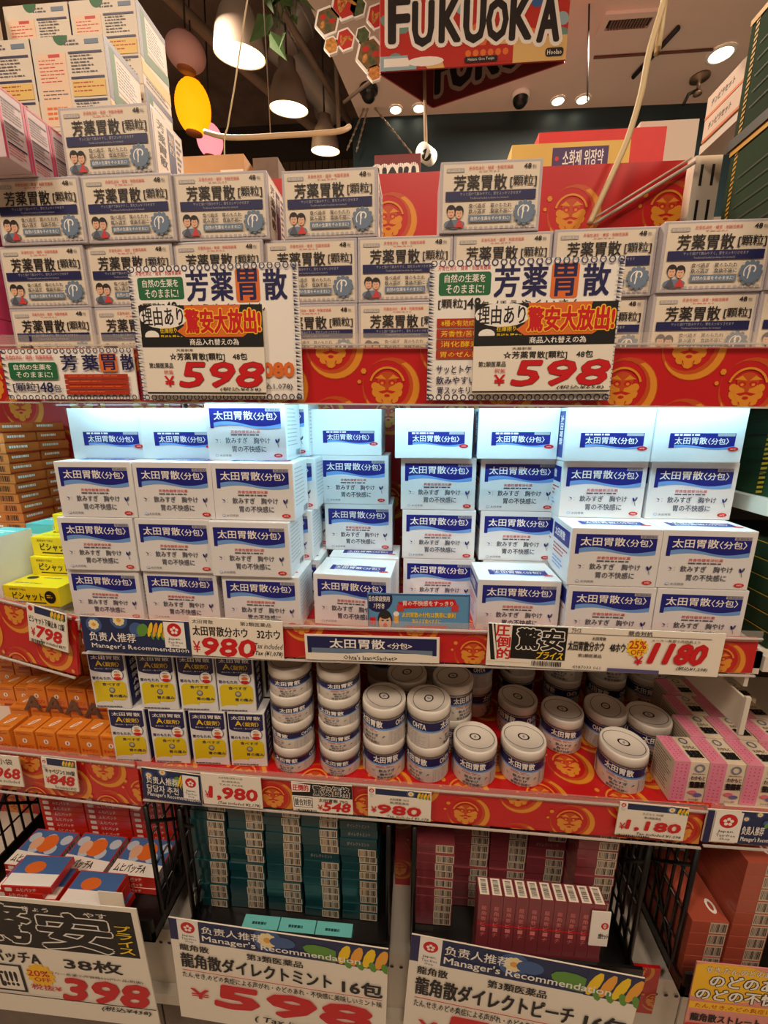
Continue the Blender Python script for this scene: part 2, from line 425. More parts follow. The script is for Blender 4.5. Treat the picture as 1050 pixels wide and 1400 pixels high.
# left bay and right bay
lunit = empty('shelving_unit', 'neighbouring shelving bay on the left with red patterned rails', 'shelf', (0, 0, 0))
part('shelf_board', boxes_mesh('shelf_board', STEEL, (-1.1, -.535, .03, YB-.01, 1.000, 1.0278), (-.5349, X0-.004, .03, YB-.01, .99, 1.012)), lunit)
part('shelf_board', boxes_mesh('shelf_board', STEEL, (-1.1, X0-.004, .008, YB-.01, Z3-.022, Z3)), lunit)
part('shelf_board', boxes_mesh('shelf_board', STEEL, (-1.1, X0-.004, .008, YB-.01, Z1-.022, Z1)), lunit)
part('back_panel', boxes_mesh('back_panel', SHADEB, (-1.1, -.514, YB, YB+.02, .45, 1.5)), lunit)
daruma_panel('patterned_back_sheet', -1.1, X0-.004, Z2, Z1-.03, YB-.008, lunit, .046, .135, .085, .03, .05)
daruma_panel('patterned_back_sheet', -1.1, X0-.004, .3, .74, .2, lunit, .04, .13, .085)
base(lunit, -1.1, X0-.004)
side_led(lunit, -1.0, X0-.03)
LR1 = rail('price_rail', (-80, 476), (46, 476), (-80, 548), -.006, lunit, .033, .125, .042, -.03, .02, .014)
LR2 = rail('price_rail', (-90, 797), (102, 844), (-90, 868), (.04, -.004), lunit, .034, .13, .045, .12, .15, .01)
LR3 = rail('price_rail', (-60, 1018), (187, 1045), (-60, 1070), (.006, -.004), lunit, .034, .125, .036, .02, .2, .012)
runit = empty('shelving_unit', 'neighbouring shelving bay at the right edge with blue recommendation rail', 'shelf', (0, 0, 0))
part('shelf_board', boxes_mesh('shelf_board', STEEL, (X1+.004, 1.0, .0, YB-.01, Z3-.022, Z3)), runit)
part('shelf_board', boxes_mesh('shelf_board', STEEL, (X1+.004, 1.0, .0, YB-.01, Z1-.03, Z1)), runit)
part('shelf_board', boxes_mesh('shelf_board', STEEL, (X1+.004, 1.0, .0, YB-.01, 1.18, 1.2)), runit)
part('shelf_board', boxes_mesh('shelf_board', STEEL, (X1+.004, 1.0, .0, YB-.01, .99, 1.01)), runit)
part('back_panel', boxes_mesh('back_panel', SHADEB, (.492, 1.0, YB, YB+.02, .12, 1.5)), runit)
base(runit, X1+.004, 1.0)
side_led(runit, X1+.03, .9)
RR3 = rail('price_rail', (968, 1104), (1090, 1112), (968, 1151), -.022, runit, .03, .1, .03, .1, .2)

# ================================================================== products: beige granule boxes
HW, HD, HH = .1165, .068, .0735
def houyaku_front():
    p = Pr(HW, HH)
    p.rect(.03, .045, .97, .955, CREAM)
    for i in range(18): p.ell(.06+i*.0515, .935, .02, .022, SILVER, 8)
    p.rrect(.06, .10, .235, .155, PALE, .01).text('第2類医薬品', .07, .108, .225, .148, CREAM, 0, res=1)
    p.text('芳香性消化・健胃・制酸胃腸薬', .28, .08, .71, .128, REDT, .0, res=1).lines(.38, .148, .68, .165, 1, REDT, 4, .45)
    p.text('48', .815, .07, .885, .135, BLACK, .03).text('包', .895, .085, .935, .135, GREYT, 0)
    p.text('芳薬胃散', .135, .20, .655, .405, BLACK, .012)
    p.text('[顆粒]', .69, .225, .945, .385, BLACK, .012)
    p.rect(.055, .42, .945, .555, NAVY)
    p.text('サッと溶けて飲みやすく、胃をスッキリさせます', .20, .438, .80, .485, PALE, 0, res=1).text('Traditional herbal medicine for stomach', .30, .505, .68, .535, PALE, 0, res=1)
    # two portraits
    p.ell(.15, .88, .105, .065, BGREY, 14)
    for cx, cy in ((.115, .70), (.195, .715)):
        p.ell(cx, cy-.015, .047, .082, HAIR, 14).ell(cx, cy+.02, .036, .068, SKIN, 12).ell(cx, cy-.05, .034, .03, HAIR, 10)
        p.rect(cx-.018, cy+.005, cx-.006, cy+.013, HAIR).rect(cx+.006, cy+.005, cx+.018, cy+.013, HAIR).rect(cx-.01, cy+.052, cx+.01, cy+.06, REDT)
    p.poly([(.06, .93), (.115, .79), (.155, .93)], GREYT).poly([(.15, .93), (.2, .8), (.25, .93)], REDT)
    p.text('食べ過ぎ　胃のもたれ', .29, .60, .715, .66, BLACK, .008, res=1).text('飲み過ぎ　食欲不振に', .29, .68, .715, .74, BLACK, .008, res=1)
    p.rect(.29, .765, .72, .86, BGREY).text('自然の生薬をそのままに!', .315, .785, .70, .84, PAPER, .01, res=1)
    cx, cy = .845, .745; k = HW/HH
    for i in range(12):
        a = math.pi*i/6; p.circ(cx+.092*math.cos(a), cy+.092*k*math.sin(a), .022, BGREY, 7)
    p.circ(cx, cy, .095, BGREY, 20)
    p.ring(cx+.008, cy-.03*k, .022, .036, PAPER, 12, (0, 0), 120, 420).poly([(cx-.03, cy+.055*k), (cx-.018, cy+.055*k), (cx-.004, cy-.05*k), (cx-.018, cy-.05*k)], PAPER)
    p.ring(cx, cy, .06, .07, PAPER, 12, (0, 0), 150, 260)
    return p.mesh('front_print', fm_front(HW))
def houyaku_side():
    p = Pr(HD, HH); p.rect(.05, .04, .95, .96, CREAM).rect(.46, .10, .70, .96, NAVY)
    for i, ch in enumerate('芳薬胃散'): p.text(ch, .16, .12+i*.17, .38, .26+i*.17, BLACK, .02)
    for i, ch in enumerate('顆粒'): p.text(ch, .50, .18+i*.15, .66, .30+i*.15, CREAM, .01)
    p.lines(.75, .12, .93, .9, 9, GREYT, 5); return p.mesh('side_print', fm_right(HW))
hb = carton(HW, HD, HH, SILVER, .0011, 'granule_box'); hf, hs = houyaku_front(), houyaku_side()
HROWS = {  # level: (left px, right px, sample y, depth, side print shown)
    0: [(22, 122, 445, .062), (131, 236, 445, .065), (240, 350, 445, .066), (352, 474, 445, .07), (475, 601, 445, .07), (603, 735, 440, .07), (738, 863, 440, .07), (866, 1012, 435, .058), (1016, 1160, 435, .055)],
    1: [(2, 121, 380, .062), (113, 231, 380, .065), (232, 346, 380, .066), (352, 474, 370, .07), (475, 604, 365, .07), (607, 741, 365, .07), (744, 886, 355, .066), (889, 1035, 350, .055), (1040, 1190, 350, .052)],
    2: [(0, 108, 290, .06), (107, 226, 285, .062), (236, 356, 283, .066), (385, 517, 270, .07), (601, 741, 262, .068)],
    3: [(92, 203, 195, .066)]}
RN = ['bottom', 'middle', 'third', 'top']
for lv, row in HROWS.items():
    px = None
    for i, (a, b, y, Y) in enumerate(row):
        x = (at(a, y, Y).x+at(b, y, Y).x)/2
        if px is not None and x-px < HW+.0006: x = px+HW+.0006
        px = x
        lb = f'beige granule medicine box, {ORD[i]} from left in {RN[lv]} row on upper shelf' if lv < 3 else 'single beige granule medicine box on top of the left end of the upper shelf pile'
        thing('granule_box', hb, lb, 'box', 'beige granule boxes on the upper shelf', (x, Y, Z1+.0004+lv*(HH+.0003)), (0, 0, math.radians(random.uniform(-.6, .6))), (('front_print', hf), ('side_print', hs)))
# ================================================================== products: white sachet boxes
OW, OD, OH = .107, .068, .0752
def ohta_front():
    p = Pr(OW, OH)
    p.wave(.055, .945, .30, .42, .035, SKY, 18, math.pi*.9)
    p.wave(.055, .945, .10, .365, .045, ONAVY, 18, math.pi*1.05)
    p.rect(.055, .10, .10, .44, ONAVY)
    p.rect(.76, .105, .945, .155, PALE).text('第2類医薬品', .775, .112, .935, .148, NAVY, 0, res=1)
    p.text('太田胃散', .11, .15, .60, .295, PAPER, .014).text('〈分包〉', .61, .175, .90, .30, PAPER, .012)
    p.text('芳香性健胃消化薬', .31, .475, .68, .525, REDT, .01, res=1).lines(.31, .545, .70, .572, 1, GREYT, 6, .8)
    p.text('飲みすぎ　胸やけ', .235, .60, .80, .705, GREYT, .012).text('胃の不快感に', .315, .745, .745, .855, GREYT, .012)
    p.poly([(.10, .62), (.14, .64), (.138, .665)], ONAVY).poly([(.10, .69), (.138, .67), (.138, .68)], GREYT).circ(.17, .635, .004, GREYT, 6).circ(.17, .68, .004, GREYT, 6)
    p.ell(.88, .66, .012, .04, ONAVY, 10, -.35).ell(.908, .65, .012, .042, GREYT, 10, .4).poly([(.89, .70), (.897, .70), (.91, .77), (.903, .77)], GREYT)
    p.ell(.895, .91, .055, .035, RED, 14).text('48包', .865, .892, .925, .928, PAPER, 0, res=1)
    p.ell(.115, .915, .022, .022, SKY, 10).ell(.115, .915, .017, .016, WHITE, 10).text('太田胃散', .15, .895, .30, .935, GREYT, 0, res=1)
    return p.mesh('front_print', fm_front(OW))
def ohta_top(back=False):
    p = Pr(OW, OD)
    p.wave(.17, .90, .60, .735, .025, SKY, 14, math.pi)
    p.wave(.17, .90, .46, .70, .03, ONAVY, 14, math.pi*1.1).rect(.17, .46, .23, .73, ONAVY)
    p.lines(.22, .475, .6, .515, 1, PAPER, 9, .8).rect(.70, .465, .89, .515, PALE)
    p.text('太田胃散', .23, .535, .59, .66, PAPER, .014).text('〈分包〉', .60, .55, .83, .665, PAPER, .012)
    p.ell(.89, .745, .06, .04, RED, 14).text('48包', .86, .73, .92, .76, PAPER, 0, res=1)
    return p.mesh('top_print', fm_top(OW, OH))
def ohta_side():
    p = Pr(OD, OH); p.lines(.1, .1, .85, .8, 10, PALE, 8, .25).bars(.62, .84, .92, .95, GREYT, 16); return p.mesh('side_print', fm_right(OW))
def ohta_left():
    p = Pr(OD, OH); p.rect(.06, .10, .94, .38, ONAVY).text('太田胃散', .14, .16, .7, .31, PAPER, .02).lines(.1, .46, .9, .66, 3, REDT, 2, .4).lines(.1, .7, .9, .9, 3, SKY, 8, .4)
    return p.mesh('end_print', fm_left(OW, OD))
ob = carton(OW, OD, OH, WHITE, .001, 'sachet_box'); of, ot, os_, ol = ohta_front(), ohta_top(), ohta_side(), ohta_left()
OPARTS = (('front_print', of), ('top_print', ot), ('side_print', os_), ('end_print', ol))
LV = [Z2+.0008+i*(OH+.0004) for i in range(5)]
def sachet(x, Y, z, label, yaw=0, tilt=0, group='white sachet boxes on the middle shelf'):
    return thing('sachet_box', ob, label, 'box', group, (x, Y, z), (tilt, 0, math.radians(yaw)), OPARTS)
def xc(a, b, y, Y): return (at(a, y, Y).x+at(b, y, Y).x)/2

def _ly(x, Y, z, label, yaw=0):
    o = thing('sachet_box', ob, label, 'box', 'white sachet boxes lying on their backs', (x, Y+OH, z), (math.radians(90), 0, math.radians(yaw)), OPARTS)
    return o
CN = ['left', 'middle', 'right']
cols = [[(93, 196, 810, .012), (80, 189, 745, .008), (76, 186, 668, .010)], [(197, 300, 812, .013), (187, 291, 745, .009), (182, 290, 668, .011)], [(303, 411, 812, .005), (281, 396, 755, .001), (288, 396, 668, .010)]]
px = [None]*3
for lv in range(3):
    prev = None
    for c in range(3):
        a, b, y, Y = cols[c][lv]; Y += .006; x = xc(a, b, y, Y)
        if prev is not None and x-prev < OW+.0008: x = prev+OW+.0008
        prev = x
        sachet(x, Y, LV[lv], f'white and navy sachet box, {CN[c]} column of left pile, {["bottom", "second", "third"][lv]} level', random.uniform(-1, 1))
        if c == 2:
            for d in (1, 2): sachet(x+.012*d, Y+d*(OD+.002), LV[lv], f'white sachet box {["", "directly", "two places"][d]} behind right column of left pile, {["bottom", "second", "third"][lv]} level')
        elif lv == 2: sachet(x+.004, Y+OD+.003, LV[lv], f'white sachet box behind {CN[c]} column of left pile, third level')
# top of the left pile
for (a, b), n in (((95, 195), 'leftmost'), ((193, 292), 'second from left')):
    x = xc(a, b, 590, .05); _ly(x, .05, LV[3], f'white sachet box lying on its back on left pile, {n}', 2)
sachet(xc(284, 389, 590, .042), .042, LV[3], 'white sachet box standing upright on top of left pile, beneath the light')
sachet(xc(284, 389, 590, .042)+.012, .042+OD+.002, LV[3], 'white sachet box behind the upright one on top of left pile')
# slim column in the middle
for lv, (a, b, y) in enumerate(((448, 548, 800), (441, 540, 712), (433, 535, 645))):
    Y = (.097, .130, .130)[lv]
    sachet(xc(a, b, y, Y), Y, LV[lv], f'white sachet box in narrow middle column, {["bottom", "second", "third"][lv]} level', 0)
_ly(xc(425, 521, 575, .13), .13, LV[3], 'white sachet box lying on its back atop narrow middle column')
sachet(xc(424, 537, 815, .02), .024, LV[0], 'white sachet box standing alone in front of narrow middle column', -4)
# right pile, columns a to d
RC = ['first', 'second', 'third', 'fourth']
for lv in range(3):
    prev = None
    for c, (a, b) in enumerate((((549, 650), (549, 651), (548, 651))[lv], ((655, 762), (654, 762), (656, 764))[lv])):
        x = xc(a, b, (800, 722, 652)[lv], .098)
        if prev is not None and x-prev < OW+.0008: x = prev+OW+.0008
        prev = x
        sachet(x, .098, LV[lv], f'white sachet box in right pile, {RC[c]} column, {["bottom", "second", "third"][lv]} level')
sachet(xc(653, 767, 820, .022), .024, LV[0], 'white sachet box standing alone in front of right pile second column', 1)
for lv in range(2):
    prev = None
    for c, (a, b) in enumerate((((773, 897), (896, 1022)), ((783, 899), (899, 1023)))[lv]):
        x = xc(a, b, (825, 755)[lv], .012)
        if prev is not None and x-prev < OW+.0008: x = prev+OW+.0008
        prev = x
        sachet(x, .012, LV[lv], f'white sachet box in front right pile, {CN[0] if c == 0 else CN[2]} column, {["bottom", "upper"][lv]} level', -.4)
        sachet(x+.002, .012+OD+.003, LV[lv], f'white sachet box behind front right pile, {CN[0] if c == 0 else CN[2]} column, {["bottom", "upper"][lv]} level')
prev = None
for c, (a, b) in enumerate(((768, 884), (889, 1008))):
    x = xc(a, b, 655, .066)
    if prev is not None and x-prev < OW+.0008: x = prev+OW+.0008
    prev = x
    sachet(x, .066, LV[2], f'white sachet box in right pile, {RC[c+2]} column, third level')
prev = None
for c, (a, b, Y) in enumerate(((538, 649, .09), (652, 767, .088), (768, 888, .062), (889, 1010, .06))):
    x = xc(a, b, 585, Y)
    if prev is not None and x-prev < OW+.0008: x = prev+OW+.0008
    prev = x
    _ly(x, Y, LV[3], f'white sachet box lying on its back atop right pile, {RC[c]} column')

# ================================================================== shelf three: yellow tablet boxes
AW, AD, AH = .0555, .034, .0945
AYEL = mat('tablet_yellow', (226, 202, 26), .45)
def tablet_front():
    p = Pr(AW, AH); p.rect(.03, .02, .97, .30, NAVY).ell(.5, .295, .47, .06, NAVY, 22)
    p.text('太田胃散', .10, .06, .90, .125, PAPER, .014).text('A', .20, .15, .38, .24, YEL, .03).text('〈錠剤〉', .40, .165, .85, .245, YEL, .012)
    p.text('胃もたれ・食べすぎに効く', .16, .275, .86, .30, PAPER, 0, res=1)
    p.rrect(.06, .50, .95, .84, AYEL, .14, 6).rect(.06, .62, .5, .93, AYEL).ell(.34, .93, .30, .06, WHITE, 16)
    p.text('胃のもたれ', .06, .43, .56, .485, NAVY, .02).text('食べすぎ', .30, .535, .80, .59, NAVY, .02).text('胃の痛み', .46, .74, .93, .795, NAVY, .02)
    p.ell(.55, .665, .085, .05, GREYT, 14).ell(.55, .66, .065, .036, PALE, 12).ell(.55, .66, .03, .016, AYEL, 10)
    p.circ(.76, .385, .17, NAVY, 20).circ(.76, .385, .155, PAPER, 20).ell(.76, .39, .09, .03, ORNG, 12).rrect(.66, .425, .86, .475, RED, .03).lines(.69, .33, .83, .36, 1, GREYT, 2)
    p.lines(.06, .95, .9, .98, 1, GREYT, 5, .7); return p.mesh('front_print', fm_front(AW))
def tablet_side():
    p = Pr(AD, AH); p.rect(.08, .02, .92, .98, NAVY)
    for i, ch in enumerate('太田胃散A錠剤'): p.text(ch, .32, .08+i*.12, .68, .16+i*.12, PAPER, .02)
    return p.mesh('side_print', fm_right(AW))
ab = carton(AW, AD, AH, WHITE, .0008, 'tablet_box'); af, as_ = tablet_front(), tablet_side()
for lv, row in enumerate((((152, 206), (206, 258), (259, 311), (311, 362)), ((122, 178), (188, 240), (241, 294), (293, 346)))):
    prev = None
    for i, (a, b) in enumerate(row):
        z = Z3+.0009+lv*(AH+.0006); x = xc(a, b, (1010, 925)[lv], .016)
        if prev is not None and x-prev < AW+.001: x = prev+AW+.001
        prev = x
        thing('tablet_box', ab, f'yellow, navy and white tablet box, {ORD[i]} from left in {["lower", "upper"][lv]} row', 'box', 'yellow and navy tablet boxes', (x, .014+.002*i, z), (0, 0, math.radians(2)), (('front_print', af), ('side_print', as_)))
        thing('tablet_box', ab, f'tablet box directly behind the {ORD[i]} yellow box in {["lower", "upper"][lv]} row', 'box', 'tablet boxes in the second file', (x, .054+.002*i, z), (0, 0, math.radians(2)), (('front_print', af), ('side_print', as_)))

# ================================================================== shelf three: powder cans
CANW = mat('can_white_enamel', (232, 226, 216), .3, var=.02, coat=.3)
CANRIM = mat('can_metal_rim', (150, 140, 130), .25, metal=.8)
def can_set(R, H, tag_):
    n = 36; body = lathe([(0, 0), (R*.96, 0), (R*.98, .0015), (R*.98, H-.0135)], n, 'can_body', CANW)
    lid = lathe([(R*.985, H-.014), (R, H-.0135), (R*1.0, H-.004), (R*.985, H-.0012), (R*.95, H), (R*.90, H-.0006), (R*.88, H-.0012), (0, H-.0012)], n, 'lid', CANW)
    rim = lathe([(R*.985, H-.0165), (R*1.012, H-.016), (R*1.014, H-.0138), (R*.985, H-.0131)], n, 'rim', CANRIM)
    C = 2*math.pi*R; p = Pr(C, H-.016, False, .00003); p.z = .0002
    p.rect(0, .05, 1, .36, NAVY).rect(0, .36, 1, .42, SKY)
    for o in (.0, .5):
        p.text('太田胃散', o+.05, .08, o+.24, .32, PAPER, .03).text('OHTA', o+.34, .11, o+.44, .30, PAPER, .03)
        p.lines(o+.07, .45, o+.24, .54, 2, REDT, 3, .4).text('飲みすぎ', o+.09, .58, o+.21, .69, GREYT, .02, res=1).text('胸やけ', o+.10, .72, o+.19, .82, GREYT, .02, res=1).text('胃部不快感に', o+.08, .85, o+.22, .95, GREYT, .02, res=1)
        p.poly([(o+.035, .62), (o+.055, .66), (o+.055, .70)], GREYT).poly([(o+.235, .72), (o+.25, .62), (o+.262, .64)], GREYT)
        p.rect(o+.29, .45, o+.46, .97, mat('can_pale_panel', (206, 198, 190), .4)).lines(o+.30, .48, o+.45, .95, 9, PALE, 4, .4)
    RR = R*.98
    lab = p.mesh('wrap_label', lambda u, v, z: ((RR+z)*math.cos(u/R-math.pi*.5-.95), (RR+z)*math.sin(u/R-math.pi*.5-.95), v+.0005), .03)
    q = Pr(2*R, 2*R); q.ring(.5, .5, .095, .13, BLACK, 20).ell(.5, .5, .03, .055, PALE, 10).ring(.5, .5, .42, .435, GREYT, 30)
    ld = q.mesh('lid_mark', lambda u, v, z: (u-R, (v-R)*.8, H-.0012+z))
    return body, lid, rim, lab, ld
BIG = can_set(.0325, .060, 'big'); SML = can_set(.032, .0435, 'small')
def can(S, x, y, z, rz, label, group):
    o = thing('powder_can', S[0], label, 'can', group, (x, y, z), (0, 0, math.radians(rz)), (('rim', S[2]), ('wrap_label', S[3])))
    l = part('lid', S[1], o); part('lid_mark', S[4], l); return o
SN = {4: ['bottom', 'second', 'third', 'top']}
cz = Z3+.0012
for s, (lx, ly) in enumerate(((393, 906), (461, 907))):
    P = atz(lx, ly, cz+4*.0437)
    for k in range(4): can(SML, P.x, max(P.y, .042), cz+k*.0437, (-8, 150, 200, 10)[k] if s == 0 else (0, 6, 170, 18)[k], f'short powder can, {SN[4][k]} of {["left", "right"][s]} four-high stack beside yellow boxes', 'short powder cans in two stacks')
for s, (lx, ly) in enumerate(((523, 969), (587, 970))):
    P = atz(lx, ly, cz+2*.0602)
    for k in range(2): can(BIG, P.x, max(P.y, .042), cz+k*.0602, ((12, -35), (-12, 40))[k][s] if k == 0 else (-32, 68)[s], f'{["lower", "upper"][k]} powder can of {["left", "right"][s]} two-high stack near shelf centre', 'tall powder cans')
def canz(lx, ly, z, n, label, rz=0, ymin=.04):
    P = atz(lx, ly, z+n*.0602)
    for k in range(n): can(BIG, P.x, max(P.y, ymin), z+k*.0602, rz+k*35, (label if n == 1 else f'{["lower", "upper", "topmost"][k]} powder can {label}'), 'tall powder cans')
canz(556, 931, cz, 2, 'in dim second file behind gap of two-high stacks', 10, .104)
canz(621, 934, cz, 2, 'in dim second file left of single front cans', 0, .1)
canz(650, 1008, cz, 1, 'single white powder can at front of shelf, nearest the two-high stacks', -10)
canz(716, 1006, cz, 1, 'single white powder can at front of shelf, second of the front singles', -14)
canz(708, 951, cz, 1, 'single powder can in shadow directly behind second front can', -50)
canz(769, 968, cz, 1, 'single powder can in middle file on red shelf paper', -8)
canz(828, 964, cz, 1, 'single powder can in shade behind the rightmost front can', 60)
canz(887, 976, cz, 1, 'single powder can in shade beside the pink boxes', 0)
canz(853, 1014, cz, 1, 'single white powder can at front right beside pink boxes', -30)
for i, (lx, Y) in enumerate(((526, .19), (590, .2), (648, .185), (706, .225), (768, .215), (828, .22), (882, .23))):
    P = at(lx, 930, Y)
    for k in range(3 if i < 3 else 2): can(BIG, P.x, Y, cz+k*.0602, 10+k*40+i*25, f'{["lowest", "middle", "top"][k]} powder can of {ORD[i]} stack in dark rear file', 'powder cans in the dark rear file')

# ================================================================== shelf three: pink boxes
PW, PD, PH = .0455, .046, .066
PINKP = mat('pink_print', (232, 142, 172), .5); PCRM = mat('pink_box_cream', (232, 216, 192), .45, var=.02)
def pink_face(top):
    H = PD if top else PH; p = Pr(PW, H)
    p.rect(0, 0, .46, 1, PINKP)
    for c in (.10, .22, .34):
        for i in range(11):
            if random.random() < .85: p.circ(c, .08+i*.083, .018, RED, 6)
    if top:
        p.ring(.70, .2, .09, .125, BGREY, 14).text('わかもと', .55, .40, .9, .52, BLACK, .01).text('整腸薬', .53, .58, .93, .85, BLACK, .04)
        return p.mesh('top_print', fm_top(PW, PH))
    p.ring(.73, .14, .10, .145, BGREY, 16).lines(.55, .27, .92, .30, 1, GREYT, 2).text('わかもと', .53, .33, .93, .43, BLACK, .015).text('整腸薬', .52, .47, .95, .62, BLACK, .04)
    p.ell(.64, .74, .13, .05, mat('pill_pink', (226, 120, 140), .4), 14).ell(.80, .80, .13, .05, mat('pill_blue', (110, 110, 170), .4), 14).text('300錠', .56, .89, .86, .95, GREYT, 0, res=1)
    return p.mesh('front_print', fm_front(PW))
def pink_left():
    p = Pr(PD, PH); p.lines(.08, .1, .92, .9, 12, GREYT, 6, .3); return p.mesh('side_print', fm_left(PW, PD))
pb = carton(PW, PD, PH, PCRM, .0008, 'pink_box'); pf, pt, pl = pink_face(False), pink_face(True), pink_left()
q0, q1 = atz(918, 1092, Z3), atz(956, 1093, Z3)
for r in range(4):
    for c in range(3):
        thing('digestive_box', pb, f'pink and cream digestive tablet box, {ORD[r]} row from front, {["left", "middle", "right"][c]} column', 'box', 'pink and cream boxes at the right end', (.3835+(.050+.012*(r-1) if r else 0)+c*(PW+.0015), .010+r*(PD+.002), Z3+.0009), (0, 0, 0), (('front_print', pf), ('top_print', pt), ('side_print', pl)))

# ================================================================== left bay, shelf three: orange bottle boxes
OC = mat('orange_carton', (230, 134, 42), .42, var=.04); OCD = mat('orange_carton_dark', (176, 50, 22), .5)
GW, GD, GH = .0335, .034, .042
def orange_set():
    p = Pr(GW, GH); p.lines(.1, .08, .9, .2, 2, OCD, 3, .4).circ(.5, .42, .13, PAPER, 12).ell(.5, .42, .035, .07, OCD, 8).text('キャベジン', .1, .6, .9, .76, RED, .02).rect(.3, .86, .95, .97, OCD)
    f = p.mesh('front_print', fm_front(GW))
    q = Pr(GW, GD); q.ell(.5, .42, .10, .26, PAPER, 12, .6).ell(.5, .42, .04, .16, OC, 10, .6).text('キャベジン', .14, .72, .86, .84, OCD, .02)
    return f, q.mesh('top_print', fm_top(GW, GH))
gb = carton(GW, GD, GH, OC, .0007, 'orange_box'); gf, gt = orange_set()
lo = Z3+.0006
for i in range(5):
    x = atz(24+i*28.5, 1031+i*2.2, lo).x
    thing('bottle_box', gb, f'small orange tablet bottle box, {ORD[i]} from left in front row', 'box', 'small orange bottle boxes', (-.612+i*.0362, .016, lo), (0, 0, math.radians(-1)), (('front_print', gf), ('top_print', gt)))
for i in range(4):
    for k in range(2):
        thing('bottle_box', gb, f'small orange tablet bottle box, {ORD[i]} from left in back row, {["lower", "upper"][k]} layer', 'box', 'small orange bottle boxes', (-.632+i*.0362, .066, lo+k*(GH+.0005)), (0, 0, 0), (('front_print', gf), ('top_print', gt)))
for k in range(2): thing('bottle_box', gb, f'orange tablet bottle box at far left edge, {["lower", "upper"][k]} of two', 'box', 'small orange bottle boxes', (-.6535-.0175*k, .016+.05*k, lo), (0, 0, 0), (('front_print', gf), ('top_print', gt)))
for i in range(6):
    thing('bottle_box', gb, f'orange tablet bottle box in dark third row, {ORD[i]} from left', 'box', 'small orange bottle boxes', (-.75+i*.0362, .116, lo+.0001), (0, 0, 0), (('front_print', gf), ('top_print', gt)))
for c in range(6):
    for k in range(3):
        thing('bottle_box', gb, f'orange tablet bottle box in dark rear block, {ORD[c]} column, {["bottom", "middle", "top"][k]} layer', 'box', 'orange boxes in the dark rear block', (-.80+c*.0362, .166, lo+k*(GH+.0005)), (0, 0, 0), (('front_print', gf), ('top_print', gt)))
AG = mat('grey_letter', (112, 84, 66), .6)
for i, (ax, ay) in enumerate(((42, 961), (71, 963), (98, 967), (125, 971))):
    W, H, M = frame_of((ax-13, ay-11), (ax+13, ay-10), (ax-13, ay+10), .0635)
    p = Pr(W, H); p.text('A', .05, .04, .95, .96, AG, .03, .15)
    o = thing('letter_card', carton(W, .0008, H, clear_plastic('clear_card', .03), 0), f'clear shelf card with grey capital letter A, {ORD[i]} from left', 'card', 'clear cards with a letter A'); o.matrix_world = M
    part('letter', p.mesh('letter', fm_front(W)), o)

# ================================================================== left bay, shelf two: yellow, aqua and amber boxes
YB_ = mat('yellow_carton', (236, 216, 24), .45, var=.03)
YW_, YD_, YH_ = .092, .048, .030
def yellow_set():
    p = Pr(YW_, YH_); p.text('医薬部外下痢止', .12, .12, .42, .24, BLACK, 0, res=1).text('ビシャット', .16, .32, .72, .72, BLACK, .02).rect(.18, .80, .75, .86, BLACK).ell(.84, .5, .10, .33, BLACK, 16).lines(.78, .4, .9, .6, 2, YEL, 3)
    f = p.mesh('front_print', fm_front(YW_)); q = Pr(YW_, YD_); q.ell(.2, .35, .10, .12, BLACK, 14).lines(.4, .3, .9, .45, 1, GREYT, 4, .3).lines(.1, .75, .7, .85, 1, GREYT, 5, .3)
    return f, q.mesh('top_print', fm_top(YW_, YH_))
ybm = carton(YW_, YD_, YH_, YB_, .0008, 'yellow_box'); yf, yt = yellow_set()
zl = 1.0285
ypos = [(4, 100, 805, .028, 0, 'front bottom'), (30, 120, 760, .05, 1, 'second layer front'), (22, 118, 745, .052, 2, 'third layer'), (38, 125, 712, .085, 3, 'top back')]
X = at(52, 805, .04).x
for i, (dx, dy, k, n) in enumerate(((0, .028, 0, 'bottom, at the front'), (.004, .078, 0, 'bottom, at the back'), (.010, .068, 1, 'second layer from below'), (.012, .074, 2, 'third layer from below'), (.030, .100, 3, 'topmost of the pile'))):
    thing('stomach_box', ybm, f'bright yellow medicine box, {n}', 'box', 'bright yellow boxes on the left', (X+dx, dy, zl+k*(YH_+.0004)), (0, 0, math.radians(-3)), (('front_print', yf), ('top_print', yt)))
AQ = mat('aqua_carton', (96, 196, 196), .45, var=.03)
aqw = carton(.05, .06, .10, WHITE, .0008, 'aqua_box')
p = Pr(.05, .10); p.rect(0, 0, 1, .16, AQ)
for i, ch in enumerate('フェルビ'): p.text(ch, .35, .25+i*.16, .62, .37+i*.16, GREYT, .01)
p.poly([(0, .7), (.5, .5), (.3, 1), (0, 1)], mat('aqua_box_orange', (226, 110, 70), .5)); aqf = p.mesh('front_print', fm_front(.05))
p = Pr(.05, .06); p.rect(0, 0, 1, 1, AQ).lines(.1, .3, .9, .6, 2, PAPER, 2); aqt = p.mesh('top_print', fm_top(.05, .10))
for i, (x, y, z) in enumerate(((X-.075, .034, zl), (X-.055, .115, zl))):
    thing('aqua_box', aqw, f'white box with aqua lid beside yellow boxes, {["front", "rear"][i]} one', 'box', 'white and aqua boxes', (x, y, z), (0, 0, math.radians(-4)), (('front_print', aqf), ('top_print', aqt)))
AMB = mat('amber_carton', (206, 110, 48), .35, var=.12, scale=60, coat=.4)
amb = carton(.085, .06, .0165, AMB, .0006, 'amber_box')
p = Pr(.06, .0165); p.lines(.1, .25, .9, .75, 1, PAPER, 3, .5).rect(.0, .86, 1, 1, OCD); ams = p.mesh('side_print', fm_right(.085))
p = Pr(.085, .0165); p.bars(.6, .2, .9, .8, BLACK, 14).lines(.1, .3, .5, .7, 1, PAPER, 2); amf = p.mesh('front_print', fm_front(.085))
